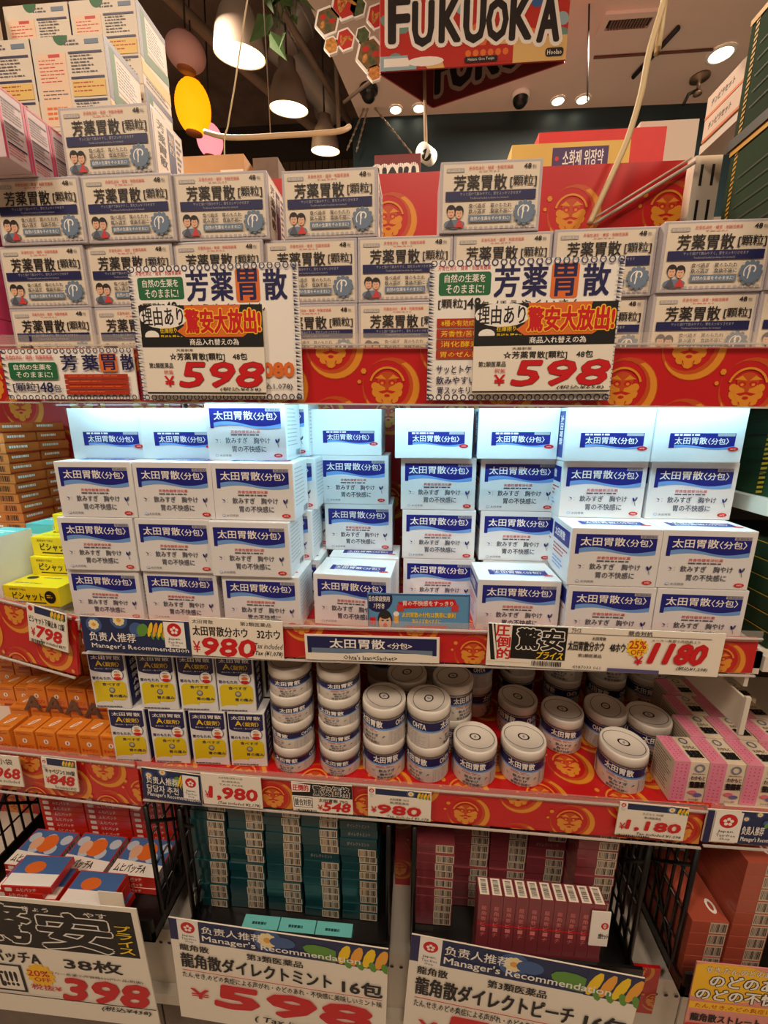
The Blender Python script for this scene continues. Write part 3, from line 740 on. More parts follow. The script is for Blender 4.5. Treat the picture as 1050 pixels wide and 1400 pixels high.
for k in range(13):
    for d in range(2):
        thing('flat_amber_box', amb, f'flat amber box in tall stack at left edge, {ORD[k]} from bottom, {["front", "back"][d]} file', 'box', 'flat amber boxes in a tall stack', (-.722+.0015*math.sin(k*2)-.001*k, .155+d*.064, zl+.04+k*.0172), (0, 0, math.radians(-2+math.sin(k*3)*2)), (('side_print', ams), ('front_print', amf)))
stand = thing('display_riser', boxes_mesh('display_riser', STEEL, (-.79, -.67, .15, .29, zl, zl+.0395)), 'low cream riser under the tall stack of flat amber boxes', 'riser')

# ================================================================== price cards and signs on the rails
LBL = mat('flower_navy', (30, 44, 86), .5); LBL2 = mat('flower_mid_blue', (66, 96, 150), .5); PETAL = mat('flower_petal', (246, 226, 170), .5); PETO = mat('flower_orange', (238, 168, 60), .5); LEAF = mat('leaf_green', (96, 150, 60), .5)
def flower(p, cx, cy, r, n=9):
    k = p.W/p.H; p.circ(cx, cy, r*1.35, LBL2, 18)
    for i in range(n):
        a = 2*math.pi*i/n; p.ell(cx+r*.6*math.cos(a), cy+r*.6*k*math.sin(a), r*.32, r*.32*k, PETAL, 8)
    p.circ(cx, cy, r*.3, PETO, 10)
def temari(p, x0, y0, x1, y1, n=5):
    w = (x1-x0)/n
    for i in range(n):
        c = x0+w*(i+.5); p.ell(c, (y0+y1)/2, w*.42, (y1-y0)*.5, YEL if i % 2 == 0 else PETO, 10, .3); p.ell(c+w*.3, y1-(y1-y0)*.1, w*.3, (y1-y0)*.25, LEAF, 8, -.3)
def taxfree(p, x0, y0, x1, y1):
    w = x1-x0; h = y1-y0; k = p.W/p.H
    p.rect(x0, y0, x1, y1, PAPER).circ(x0+w*.5, y0+h*.3, w*.34, RED, 20)
    for i in range(5):
        a = 2*math.pi*i/5-1.57; p.circ(x0+w*.5+w*.13*math.cos(a), y0+h*.32+w*.13*k*math.sin(a), w*.075, PAPER, 8)
    p.text('Japan.', x0+w*.18, y0+h*.60, x0+w*.80, y0+h*.70, BLACK, .01, res=1).text('Tax-free', x0+w*.14, y0+h*.73, x0+w*.86, y0+h*.82, GREYT, 0, res=1).text('Shop', x0+w*.3, y0+h*.85, x0+w*.7, y0+h*.95, GREYT, 0, res=1)
def recommend(p, xs=.0, logo=None, x_end=1.0, korean=False):
    p.rect(xs, 0, x_end, 1, LBL); w = x_end-xs
    flower(p, xs+w*.12, .22, w*.055); flower(p, xs+w*.36, .06, w*.06); p.circ(xs+w*.52, .3, w*.07, LBL2)
    p.ell(xs+w*.57, .30, w*.05, .2, LEAF, 10, .5); temari(p, xs+w*.62, .05, xs+w*.85, .5)
    if korean: p.text('负责人推荐', xs+w*.08, .22, xs+w*.62, .46, PAPER, .01).text('담당자 추천', xs+w*.08, .5, xs+w*.62, .74, PAPER, .01)
    else: p.text('负责人推荐', xs+w*.07, .42, xs+w*.50, .68, PAPER, .01)
    p.text("Manager's Recommendation", xs+w*.08, .74, xs+w*.98, .92, PAPER, .008, res=1)
    if logo: taxfree(p, *logo)
def price(p, top, name, yen, inc, red=(.05, .5, .8, .92), extra=None):
    p.rect(0, 0, 1, 1, CARDP); p.text(top, .03, .04, .35, .13, BLACK, .008, res=1); p.text(name, .03, .16, .97, .40, BLACK, .016)
    p.text('¥', red[0]-.0, red[1]+.12, red[0]+.08, red[3], RED, .01); p.text(yen, red[0]+.1, red[1], red[2], red[3], RED, .05)
    p.text(inc, .5, .9, .97, .99, BLACK, .0, .2, 1)
    if extra: extra(p)
# --- rail two
board('recommendation_card', 'navy floral recommendation card with tax-free logo on middle rail', 'card', (109, 842), (258, 850), (118, 889), -.013, CARDP,
      lambda p: recommend(p, 0, (.77, .02, .96, .76)))
def c980(p):
    p.rect(0, 0, 1, 1, CARDP); p.text('太田胃散', .03, .06, .26, .16, BLACK, .01).text('第2類医薬品', .55, .06, .88, .16, BLACK, .01)
    p.text('太田胃散分ホウ　32ホウ', .03, .22, .97, .47, BLACK, .018).text('¥', .02, .62, .10, .92, RED, .01).text('980', .12, .52, .70, .97, RED, .05, .15)
    p.text('Tax included', .69, .58, .99, .72, BLACK, 0, .2, 1).text('+Tax (¥1,078)', .66, .78, .99, .93, BLACK, .008, .2, 1)
board('price_card', 'cream price card reading 980 yen, beside the floral card on middle rail', 'price card', (258, 843), (386, 850), (263, 895), -.013, CARDP, c980)
def sachet_card(p):
    p.rect(0, 0, 1, 1, CARDP).rect(.02, .06, .98, .66, NAVY).wave(.05, .95, .52, .68, .06, BGREY, 20, .5).wave(.05, .95, .72, .78, .04, CARDP, 20, .5)
    p.rect(.02, .06, .05, .72, NAVY).rect(.95, .06, .98, .72, NAVY)
    p.text('太田胃散', .19, .14, .60, .50, PAPER, .02).text('<分包>', .62, .24, .80, .48, PAPER, .016).text("Ohta's Isan<Sachet>", .29, .78, .69, .95, BLACK, .012, res=1)
board('name_card', 'white-bordered navy product name card centred on middle rail', 'card', (416, 867), (601, 872), (419, 901), -.013, CARDP, sachet_card)
BRUSH = mat('brush_black', (20, 18, 18), .5)
def starburst(p, cx, cy, r, m, n=14):
    k = p.W/p.H; pts = []
    for i in range(2*n):
        a = math.pi*i/n; q = r if i % 2 == 0 else r*.8; pts.append((cx+q*math.cos(a), cy+q*k*math.sin(a)))
    p.poly(pts[::-1], m)
def c1180(p):
    p.rect(0, 0, 1, 1, CARDP)
    p.rect(.04, .0, .11, .86, CARDP); p.poly([(.0, .0), (.03, .0), (.05, .86), (.02, .86)], BLACK).poly([(.015, 0), (.022, 0), (.05, .86), (.04, .86)], CARDP)
    for i, ch in enumerate('圧倒的'): p.text(ch, .035+i*.006, .03+i*.27, .095+i*.006, .28+i*.27, RED, .03)
    p.rect(.105, .02, .345, .80, BRUSH); p.outl('驚安', .13, .08, .33, .56, BRUSH, PAPER, .03, .07); p.text('プライス', .22, .60, .335, .78, YEL, .02, .2)
    p.rect(.345, .13, .945, .14, BLACK).text('プライス', .36, .01, .40, .12, BLACK, .01).text('競合対抗', .60, .02, .70, .12, BLACK, .01)
    p.text('太田胃散', .45, .19, .51, .27, BLACK, .01).text('太田胃散分ホウ　48ホウ', .352, .31, .595, .53, BLACK, .016).text('第2類医薬品', .40, .60, .50, .68, BLACK, .01)
    starburst(p, .645, .40, .048, YEL); p.text('25%', .61, .24, .68, .42, RED, .03).text('OFF', .62, .45, .675, .56, RED, .02).text('¥', .64, .60, .675, .80, RED, .02)
    p.text('メーカー希望小売価格より', .70, .17, .90, .24, BLACK, 0, res=1).outl('1180', .71, .28, .93, .72, RED, DRED, .05, .07, .25).text('(税込¥1,298)', .82, .78, .95, .88, BLACK, .01, .2, 1)
    p.bars(.20, .82, .33, .94, BLACK, 30).rect(0, .88, .19, .885, BLACK).text('4987033 061', .38, .88, .50, .95, BLACK, 0, res=1).rect(.53, .90, .75, .98, mat('violet_strip', (86, 80, 130), .5))
board('price_card', 'long sale price card reading 1180 with black brush lettering', 'price card', (668, 852), (993, 867), (671, 909), -.0135, CARDP, c1180)
# --- promotional card standing before the boxes
PBLUE = mat('promo_blue', (92, 150, 196), .45)
def promo(p):
    p.rect(0, 0, 1, 1, PBLUE).ell(.11, .14, .14, .38, NAVY, 18).text('适合家庭使用', .005, .07, .22, .22, PAPER, .01, res=1).text('가정용', .06, .27, .17, .42, PAPER, .01, res=1)
    p.ell(.17, .74, .075, .30, HAIR, 18).ell(.17, .80, .062, .24, SKIN, 16).ell(.17, .60, .055, .1, HAIR, 12).ell(.172, .88, .022, .07, REDT, 10)
    p.ell(.147, .74, .014, .02, HAIR, 8).ell(.195, .74, .014, .02, HAIR, 8).rect(.02, .66, .08, .86, RED).rrect(.26, .55, .305, .82, PETO, .01).ell(.283, .55, .03, .07, PAPER, 10)
    p.poly([(.30, .22), (.85, .12), (.88, .3), (.33, .40)], RED).poly([(.29, .30), (.36, .30), (.36, .48), (.29, .48)], REDT).poly([(.82, .28), (.89, .28), (.89, .46), (.82, .46)], REDT)
    p.text('胃の不快感をすっきり', .35, .18, .84, .32, PAPER, .01, res=1).text('太田胃散の分包は携帯に便利', .34, .50, .86, .64, YEL, .02, res=1).text('飲みすぎ食べすぎに', .44, .68, .72, .80, YEL, .01, res=1).rect(.38, .86, .78, 1, REDT)
    p.frame(0, 0, 1, 1, .012, mat('promo_edge', (70, 104, 150), .4))
board('promo_card', 'blue advertising card with laughing man holding a beer mug, before the white boxes', 'card', (502, 811), (643, 813), (503, 860), -.0025, PBLUE, promo)
# --- left rail two
def c798(p):
    p.rect(0, 0, 1, 1, CARDP).rect(.2, .02, .98, .2, LBL); temari(p, .6, .02, .95, .2, 4); p.circ(.1, .1, .06, RED, 10)
    p.text('ビシャット下痢止め 12錠', .05, .28, .95, .46, BLACK, .012, res=1).text('798', .22, .52, .86, .82, RED, .05, .2).text('¥', .08, .6, .18, .82, RED, .01).text('Tax included ¥877', .3, .85, .95, .94, BLACK, 0, .2, 1).bars(.05, .9, .4, 1, BLACK, 18)
board('price_card', 'small price card reading 798 on the left rail under yellow boxes', 'price card', (36, 824), (90, 840), (42, 876), (-.001, -.0135), CARDP, c798)
# --- rail three
def c848(p):
    p.rect(0, 0, 1, 1, CARDP).rect(.0, .0, .98, .22, LBL); temari(p, .6, .02, .95, .2, 4); taxfree(p, 0, 0, .16, .4)
    p.text('キャベジンS 300錠', .08, .32, .95, .48, BLACK, .012, res=1).text('848', .2, .52, .9, .82, RED, .05, .2).text('¥', .08, .6, .18, .82, RED, .01).text('Tax included ¥932', .3, .86, .95, .96, BLACK, 0, .2, 1)
board('price_card', 'small price card reading 848 under the orange bottle boxes', 'price card', (56, 1035), (103, 1041), (59, 1076), -.0105, CARDP, c848)
def c68(p): p.rect(0, 0, 1, 1, CARDP).text('小袋', .4, .1, .8, .3, BLACK, .01).text('¥968', .0, .4, .95, .75, RED, .05, .2).text('Tax included', .2, .8, .9, .9, BLACK, 0, .2, 1)
board('price_card', 'price card cut by the left picture edge on lower rail', 'price card', (-24, 1030), (25, 1035), (-22, 1070), -.0095, CARDP, c68)
board('recommendation_card', 'navy floral recommendation card with Korean line on lower rail', 'card', (193, 1049), (274, 1060), (198, 1090), (-.0125, -.015), CARDP, lambda p: recommend(p, 0, (.70, .04, .97, .80), 1, True))
def c1980(p):
    p.rect(0, 0, 1, 1, CARDP); p.text('太田胃散A錠剤 300錠', .3, .05, .7, .12, BLACK, 0, res=1).text('第2類医薬品', .35, .17, .65, .23, BLACK, 0, res=1).text('TAX FREE', .3, .28, .7, .33, BLACK, 0, res=1)
    p.text('¥', .04, .55, .12, .80, RED, .01).text('1,980', .12, .40, .92, .82, RED, .05, .1).text('(Tax included ¥2,178)', .25, .86, .96, .98, BLACK, .006, .2, 1)
board('price_card', 'price card reading 1,980 under the yellow tablet boxes', 'price card', (274, 1057), (356, 1064), (277, 1098), (-.0145, -.0165), CARDP, c1980)
def c548(p):
    p.rect(0, 0, 1, 1, CARDP).rect(.0, .0, 1, .46, BRUSH).poly([(0, 0), (.32, .06), (.3, .3), (0, .34)], PAPER).text('圧倒的', .02, .06, .28, .28, RED, .03); p.outl('驚安価格', .36, .06, .96, .40, BRUSH, PAPER, .02, .06)
    p.rect(0, .46, .36, .92, PAPER).frame(.02, .5, .34, .86, .01, BLACK).text('競合対抗', .04, .55, .32, .8, BLACK, .01).text('太田胃散 75G', .44, .50, .92, .62, BLACK, .01).text('548', .52, .62, .96, .92, RED, .05, .25).text('¥', .42, .72, .5, .9, RED, .01).bars(.05, .93, .4, 1, BLACK, 20)
board('price_card', 'sale price card reading 548 under the stacked cans', 'price card', (398, 1069), (481, 1075), (400, 1107), (-.0175, -.0195), CARDP, c548)
def c980b(p):
    p.rect(0, 0, 1, 1, CARDP).rect(.05, .02, .98, .22, LBL); flower(p, .68, .1, .05); temari(p, .78, .02, .98, .22, 4); taxfree(p, 0, 0, .12, .3)
    p.text('太田胃散 140G', .35, .28, .65, .36, BLACK, 0, res=1).text('第2類医薬品', .35, .40, .65, .48, BLACK, 0, res=1).text('¥', .05, .62, .14, .84, RED, .01).text('980', .16, .54, .84, .84, RED, .06, .1).text('Tax included ¥1,078', .3, .87, .97, .97, BLACK, .0, .2, 1)
board('price_card', 'price card reading 980 beneath the single powder cans', 'price card', (503, 1076), (590, 1084), (505, 1115), (-.0195, -.0215), CARDP, c980b)
def c1180b(p):
    p.rect(0, 0, 1, 1, CARDP).rect(.12, .02, .98, .2, LBL); flower(p, .76, .1, .05); temari(p, .84, .02, .99, .2, 3); taxfree(p, 0, 0, .11, .24)
    p.text('わかもと 300錠', .35, .24, .65, .31, BLACK, 0, res=1).text('第2類医薬品', .38, .35, .62, .42, BLACK, 0, res=1).text('¥', .04, .6, .12, .8, RED, .01).text('1,180', .14, .50, .92, .80, RED, .06, .1).text('Tax included ¥1,298', .3, .84, .95, .93, BLACK, .006, .2, 1).bars(.02, .94, .5, 1.0, BLACK, 30)
board('price_card', 'price card reading 1,180 under the pink boxes', 'price card', (848, 1096), (943, 1105), (848, 1141), (-.0275, -.0295), CARDP, c1180b)
def rr(p): p.rect(0, 0, 1, 1, CARDP); recommend(p, .4); p.rect(0, 0, .08, 1, NAVY); taxfree(p, .1, .02, .42, .95)
board('recommendation_card', 'recommendation card with large tax-free logo at right picture edge', 'card', (968, 1106), (1085, 1114), (966, 1150), (-.0285, -.0285), CARDP, rr)
# --- upper shelf signs
def wavy_border(p, m):
    z0 = p.z
    nx = 22; ny = 16
    for i in range(nx):
        for y in (.02, .98): p.ring((i+.5)/nx, y, .012, .018, m, 10)
    for j in range(ny):
        for x in (.015, .985): p.poly([(x-.015, (j+.2)/ny), (x+.015, (j+.5)/ny), (x-.015, (j+.5)/ny)], m); p.poly([(x-.015, (j+.6)/ny), (x+.015, (j+.9)/ny), (x-.015, (j+.9)/ny)], m)
    p.z = z0+p.dz
BOR = mat('sign_border_ink', (54, 60, 96), .5)
def houyaku_sign(p, full=True):
    p.rect(0, 0, 1, 1, PAPER); wavy_border(p, BOR)
    p.text('芳香性消化・健胃・制酸胃腸薬', .045, .035, .32, .068, RED, .006, res=1); p.rrect(.05, .08, .325, .24, GRN, .015)
    p.text('自然の生薬を', .08, .095, .295, .15, PAPER, .012).text('そのままに!', .09, .165, .29, .225, PAPER, .012)
    p.text('芳', .345, .045, .47, .255, NAVY, .02).text('薬', .49, .045, .615, .255, NAVY, .02); p.rrect(.635, .035, .775, .27, ORNG, .015).text('胃', .65, .045, .76, .255, NAVY, .02).text('散', .80, .045, .93, .255, NAVY, .02)
    p.text('[顆粒]', .05, .262, .20, .335, BLACK, .01).text('48', .205, .258, .275, .335, BLACK, .02).text('包', .28, .28, .32, .335, BLACK, .01).text('ほうやくいさん', .36, .278, .80, .335, BLACK, .008)
    for i, t in enumerate(('8種の有効成分', '芳香性/苦味', '消化酵素', '胃のぜん動')): p.rect(.045, .40+i*.075, .33, .465+i*.075, OCD).text(t, .07, .412+i*.075, .28, .455+i*.075, YEL, .006, res=1)
    p.text('サッとトケて', .05, .74, .28, .80, NAVY, .012).text('飲みやすい', .05, .82, .27, .88, NAVY, .012).text('胃スッキリ', .06, .90, .24, .955, NAVY, .012)
    p.text('1,080', .70, .72, .95, .84, ORNG, .06).text('(税込1,078)', .70, .87, .94, .93, GREYT, .01, res=1)
SGL = board('shop_sign', 'large product sign with wavy border on upper rail, left of centre', 'sign', (174, 365), (407, 358), (184, 547), -.0148, PAPER, houyaku_sign, .0015)
SGR = board('shop_sign', 'large product sign with wavy border on upper rail, right of centre', 'sign', (588, 357), (856, 350), (590, 547), -.0148, PAPER, houyaku_sign, .0015)
def low_sign(p):
    p.rect(0, 0, 1, 1, PAPER); nx = 20
    for i in range(nx): p.ring((i+.5)/nx, .04, .012, .018, BOR, 10); p.ring((i+.5)/nx, .96, .012, .018, BOR, 10)
    for j in range(8):
        for x in (.02,): p.poly([(x-.02, (j+.1)/8), (x+.02, (j+.5)/8), (x-.02, (j+.5)/8)], BOR)
    p.text('芳香性消化・健胃・制酸胃腸薬', .04, .12, .40, .20, RED, .008, res=1); p.rrect(.05, .26, .42, .60, GRN, .015); p.text('自然の生薬を', .09, .30, .38, .41, PAPER, .014).text('そのままに!', .10, .45, .38, .56, PAPER, .014)
    p.text('芳', .46, .12, .58, .42, NAVY, .022).text('薬', .62, .12, .74, .42, NAVY, .022); p.rrect(.75, .10, .88, .45, ORNG, .015).text('胃', .77, .12, .87, .42, NAVY, .022).text('散', .91, .12, 1.02, .42, NAVY, .022)
    p.text('[顆粒]', .06, .66, .26, .86, NAVY, .01).text('48', .27, .66, .37, .86, NAVY, .02).text('包', .38, .70, .43, .86, NAVY, .01)
    for i in range(4): p.rect(.47, .50+i*.105, .95, .59+i*.105, OCD).lines(.50, .53+i*.105, .9, .56+i*.105, 1, ORNG, i)
board('shop_sign', 'lower product sign standing on the rail at the left picture edge', 'sign', (0, 478), (181, 476), (4, 546), -.0136, PAPER, low_sign, .0015)
SUN = mat('sun_yellow', (250, 196, 40), .5)
def sale(p):
    p.rect(0, 0, 1, 1, CARDP).rect(0, .0, 1, .45, BRUSH)
    starburst(p, .6, .28, .3, ORNG, 18); p.ell(.2, .12, .2, .13, PAPER, 18).text('理由あり', .02, .02, .36, .22, BLACK, .012).text('在庫限り', .16, .24, .30, .30, YEL, .01, res=1).text('見切り勝ち!!', .16, .32, .34, .39, YEL, .01, res=1).ell(.09, .33, .06, .06, PAPER, 12)
    p.rect(0, .455, 1, 1, CARDP); p.outl('驚安大放出!', .38, .05, .98, .30, RED, SUN, .03, .075)
    p.rect(0, .345, 1, .455, BRUSH).text('商品入れ替えの為', .40, .365, .80, .435, PAPER, .012)
    p.text('天藤製薬', .28, .475, .42, .505, BLACK, 0, res=1).text('☆芳薬胃散[顆粒]　48包', .22, .52, .86, .61, BLACK, .012).text('第2類医薬品', .04, .63, .24, .69, BLACK, .01, res=1)
    p.outl('598', .31, .63, .98, .90, RED, BRUSH, .04, .05, .3); p.text('¥', .16, .78, .24, .90, RED, .02).text('税抜', .16, .71, .24, .76, RED, .0, res=1).text('(税込¥658)', .62, .905, .96, .955, BLACK, .01, .25, 1)
    p.rect(0, .965, 1, .98, BLACK)
board('sale_card', 'sale price card reading 598 stuck on the left wavy-bordered sign', 'price card', (189, 418), (358, 416), (196, 540), -.019, CARDP, sale)
board('sale_card', 'sale price card reading 598 stuck on the right wavy-bordered sign', 'price card', (650, 416), (846, 411), (650, 539), -.019, CARDP, sale)

# ================================================================== wire baskets below
def basket(x0, x1, y0, y1, z0, z1, label):
    o = empty('wire_basket', label, 'basket')
    part('tray', boxes_mesh('tray', BLKM, (x0, x1, y0, y1, z0, z0+.004), (x0, x1, y0, y0+.004, z0, z0+.045), (x0, x0+.004, y0, y1, z0, z0+.02), (x1-.004, x1, y0, y1, z0, z0+.02)), o)
    part('back_frame', boxes_mesh('back_frame', BLKM, (x0, x0+.006, y1-.006, y1, z0, z1), (x1-.006, x1, y1-.006, y1, z0, z1), (x0, x1, y1-.006, y1, z1-.006, z1)), o)
    for x in (x0+.003, x1-.003):
        part('corner_post', tube([(x, y0+.028, z0), (x, y0+.028, z1)], .0036, 'corner_post', BLKM), o)
        part('top_wire', tube([(x, y0+.028, z1-.003), (x, y1-.003, z1-.003)], .003, 'top_wire', BLKM), o)
        n = 11
        for zz in (.25, .5, .75): part('level_wire', tube([(x, y0+.028, z0+(z1-z0)*zz), (x, y1-.003, z0+(z1-z0)*zz)], .0018, 'level_wire', BLKM, 6), o)
        for i in range(1, n):
            y = y0+.028+(y1-y0-.028)*i/n; part('side_wire', tube([(x, y, z0), (x, y, z1)], .0022, 'side_wire', BLKM, 6), o)
        part('brace_wire', tube([(x, y0+.028, z0+.01), (x, y1-.03, z1-.01)], .003, 'brace_wire', BLKM, 6), o)
        part('brace_wire', tube([(x, y0+.028, z1-.03), (x, y1-.03, z0+.02)], .003, 'brace_wire', BLKM, 6), o)
    return o
BZ = .487
basket(-.352, -.028, -.040, .16, BZ, .722, 'black wire basket holding teal boxes')
basket(.004, .336, -.040, .16, BZ, .722, 'black wire basket holding dark pink boxes')
basket(-.76, -.40, -.040, .19, BZ, .722, 'black wire basket holding red patch packets at left')
basket(.393, .70, -.040, .17, BZ, .722, 'black wire basket holding coral boxes at right edge')

TL_ = mat('teal_carton', (16, 62, 68), .3, var=.06, coat=.3); TLD = mat('teal_carton_dark', (24, 68, 76), .35); AQL = mat('aqua_pale_carton', (110, 200, 200), .4, var=.03)  # the flat aqua boxes have a pale cyan of their own
def flat_set(W, D, H, body, right=True, words=None, name='x'):
    me = carton(W, D, H, body, .0006, name)
    p = Pr(W, H); a, b = (.50, .97) if right else (.04, .46)
    p.rect(a, .04, b, .96, mat('sticker_paper', (206, 190, 168), .6)).bars(a+.03, .14, b-.03, .84, BLACK, 18, 5)
    bc = p.mesh('barcode_sticker', fm_front(W))
    q = Pr(W, H); q.text(words or 'ダイレクト', .2, .28, .8, .72, PALE, 0, res=1); tx = q.mesh('end_print', fm_front(W)); return me, bc, tx
TW, TD, TH = .0585, .10, .0163
tb, tbar, ttx = flat_set(TW, TD, TH, TL_, words='ダイレクトミント', name='mint_box')
CW = ['first', 'second', 'third', 'fourth', 'fifth']
for c in range(5):
    n = 14
    for k in range(n):
        turned = (c == 4 and k > 8) or (c == 3 and k == 7)
        x = -.318+c*(TW+.0012)+(n-k)*-.0007*(4-c)*.35+random.uniform(-.0012, .0012); y = .012+random.uniform(0, .004)
        thing('mint_box', tb, f'thin teal box, {CW[c]} column from left in the basket, {ORD[k]} from bottom', 'box', 'thin teal boxes stacked in the basket', (x, y, BZ+.0048+k*(TH+.0003)), (0, 0, math.radians(random.uniform(-1, 1))), (('end_print', ttx),) if turned else (('barcode_sticker', tbar),))
p = Pr(.07, .03); p.lines(.3, .3, .8, .6, 1, TLD, 3, .4); aq_t = p.mesh('top_print', fm_top(.07, .016))
aqb = carton(.058, .03, .016, AQL, .0006, 'aqua_flat_box')
for i in range(3):
    z = BZ+.0465
    P = at(355+i*57, 1243+i*5, -.038)
    o = thing('mint_box', aqb, f'pale aqua box laid flat at front of teal stacks, {ORD[i]} from left', 'box', 'pale aqua boxes lying in front', (-.236+i*.0595, -.0335, BZ+.0050), (0, 0, 0), (('top_print', aq_t),))
# dark pink boxes
PK = mat('rose_carton', (128, 54, 62), .35, var=.06, coat=.3); PKL = mat('rose_light', (226, 130, 130), .4)
kb, kbar, ktx = flat_set(TW, TD, TH, PK, words='ダイレクトピーチ', name='peach_box')
for c in range(5):
    n = (10, 12, 13, 13, 13)[c]
    for k in range(n):
        if c in (1, 2, 3) and k < 0: continue
        back = .0 if c in (0, 4) else .034
        turned = (c == 3 and k == 8)
        thing('peach_box', kb, f'thin rose box, {CW[c]} column from left in the basket, {ORD[k]} from bottom', 'box', 'thin rose boxes stacked in the basket', (.0405+c*(TW+.0012)+random.uniform(-.0005, .001), .012+back+random.uniform(0, .004), BZ+.0048+k*(TH+.0003)), (0, 0, math.radians(random.uniform(-1, 1))), (('end_print', ktx),) if turned else (('barcode_sticker', kbar),))
BW_, BD_, BH_ = .0174, .025, .101
bb = carton(BW_, BD_, BH_, PK, .0005, 'upright_box')
p = Pr(BW_, BD_); p.rect(.12, .06, .88, .94, CARDP).bars(.28, .14, .72, .86, BLACK, 22, 7, True); bt = p.mesh('barcode_sticker', fm_top(BW_, BH_))
p = Pr(BW_, BH_); p.rect(0, .52, 1, .545, RED)
for i, ch in enumerate('龍角散ピーチ'): p.text(ch, .3, .18+i*.1, .7, .26+i*.1, PKL, 0, res=1)
bf = p.mesh('front_print', fm_front(BW_))
for i in range(10):
    thing('peach_box', bb, f'rose box standing upright in bundle of ten, {ORD[i]} from left', 'box', 'bundle of ten upright rose boxes', (.1085+i*(BW_+.0003), -.034, BZ+.0475), (0, 0, 0), (('barcode_sticker', bt), ('front_print', bf)))
thing('bundle_riser', boxes_mesh('bundle_riser', PK, (.0995, .2775, -.034, -.008, BZ+.0045, BZ+.047)), 'rose tray under the bundle of upright boxes', 'tray')
thing('peach_box', carton(.05, .022, .014, PKL, .0006), 'light rose box lying flat left of the upright bundle', 'box', None, (.066, -.034, BZ+.0050))
def tagc(p): p.rect(0, 0, 1, 1, PAPER).ell(.75, .4, .2, .1, RED, 14).text('0', .68, .34, .82, .46, PAPER, .03).text('2個セット', .45, .62, .98, .78, BLACK, .02)
board('price_tag', 'small white price tag hanging on the rose bundle', 'tag', (810, 1246), (836, 1248), (806, 1292), -.0368, CARDP, tagc)

# red patch packets, left basket
RC_ = mat('red_carton', (206, 44, 30), .35, var=.05, coat=.3); PBL = mat('patch_blue', (70, 110, 170), .45)
rb = carton(.088, .065, .0125, RC_, .0006, 'patch_packet')
p = Pr(.088, .065); p.rect(.02, .03, .98, .97, PBL)
for i in range(5): p.ell(.14+i*.18, .25+.28*(i % 2), .12, .14, mat('patch_sky', (190, 206, 220), .5), 10)
p.poly([(0, .62), (1, .70), (1, 1), (0, 1)], PAPER).text('ムヒパッチA', .06, .72, .70, .93, BLACK, .02).ell(.52, .38, .2, .24, ORNG, 16).ell(.28, .40, .12, .18, SKIN, 14)
rt = p.mesh('top_print', fm_top(.088, .0125))
p = Pr(.088, .0125); p.text('ムヒパッチ', .3, .22, .7, .78, PAPER, .01, res=1).rrect(.08, .2, .22, .8, PAPER, .02); rf = p.mesh('front_print', fm_front(.088))
p = Pr(.065, .0125); p.rect(.03, .08, .97, .92, PALE).bars(.3, .15, .8, .85, GREYT, 14); rsd = p.mesh('side_print', fm_right(.088))
RP = (('top_print', rt), ('front_print', rf), ('side_print', rsd))
base_z = BZ+.0048
for c, (cx, n) in enumerate(((-.672, 3), (-.575, 3), (-.478, 3))):
    for k in range(n):
        thing('patch_packet', rb, f'red patch packet in middle file of left basket, {CW[c]} stack, {["bottom", "second", "top"][k]}', 'box', 'red patch packets in the left basket', (cx+random.uniform(-.003, .003), .021, base_z+k*.0128), (0, 0, math.radians(random.uniform(-1.5, 1.5))), RP)
rb2 = carton(.084, .048, .0125, RC_, .0006, 'patch_packet_small')
p = Pr(.084, .0125); p.text('ムヒパッチ', .3, .22, .7, .78, PAPER, .01, res=1).rrect(.08, .2, .22, .8, PAPER, .02); rf2 = p.mesh('front_print', fm_front(.084))
p = Pr(.084, .048); p.rect(.02, .03, .98, .6, PBL).ell(.4, .4, .2, .2, ORNG, 14).rect(.02, .6, .98, .97, PAPER); rt2 = p.mesh('top_print', fm_top(.084, .0125))
for c, (cx, n) in enumerate(((-.618, 6), (-.512, 4))):
    for k in range(n):
        thing('patch_packet', rb2, f'red patch packet at front of left basket, {["left", "right"][c]} pile, {ORD[k]} from bottom', 'box', 'red patch packets in the left basket', (cx+random.uniform(-.01, .01), -.033, base_z+k*.0128), (0, 0, math.radians(random.uniform(-2.5, 2.5))), (('front_print', rf2), ('top_print', rt2)))
for c in range(3):
    for k in range(18):
        thing('patch_packet', rb, f'red patch packet in rear wall of left basket, {CW[c]} stack, {ORD[k]} from bottom', 'box', 'red patch packets in the rear wall', (-.66+c*.0905, .092, base_z+k*.0128), (0, 0, 0), (('front_print', rf),))
thing('blank_tag', carton(.04, .001, .028, CARDP, 0), 'blank cream tag standing at the front of the left basket', 'tag', None, (at(151, 1222, -.042).x, -.0425, at(151, 1238, -.042).z))

# coral boxes, right basket
CO = mat('coral_carton', (172, 82, 62), .35, var=.05, coat=.3)
cob, cobar, cotx = flat_set(.0505, .10, .022, CO, words='龍角散', name='coral_box')
q = Pr(.0505, .10); q.ell(.75, .8, .12, .1, PAPER, 12).ell(.75, .8, .06, .06, CO, 10); cot = q.mesh('top_print', fm_top(.0505, .022))
for c, (x, n, y) in enumerate(((.428, 5, -.02), (.4815, 10, -.02))):
    for k in range(n):
        thing('coral_box', cob, f'coral box behind the wire divider at right, {["short", "tall"][c]} stack, {ORD[k]} from bottom', 'box', 'coral boxes in the right basket', (x, y, BZ+.0048+k*.0224), (0, 0, math.radians(1)), (('barcode_sticker', cobar), ('top_print', cot)))

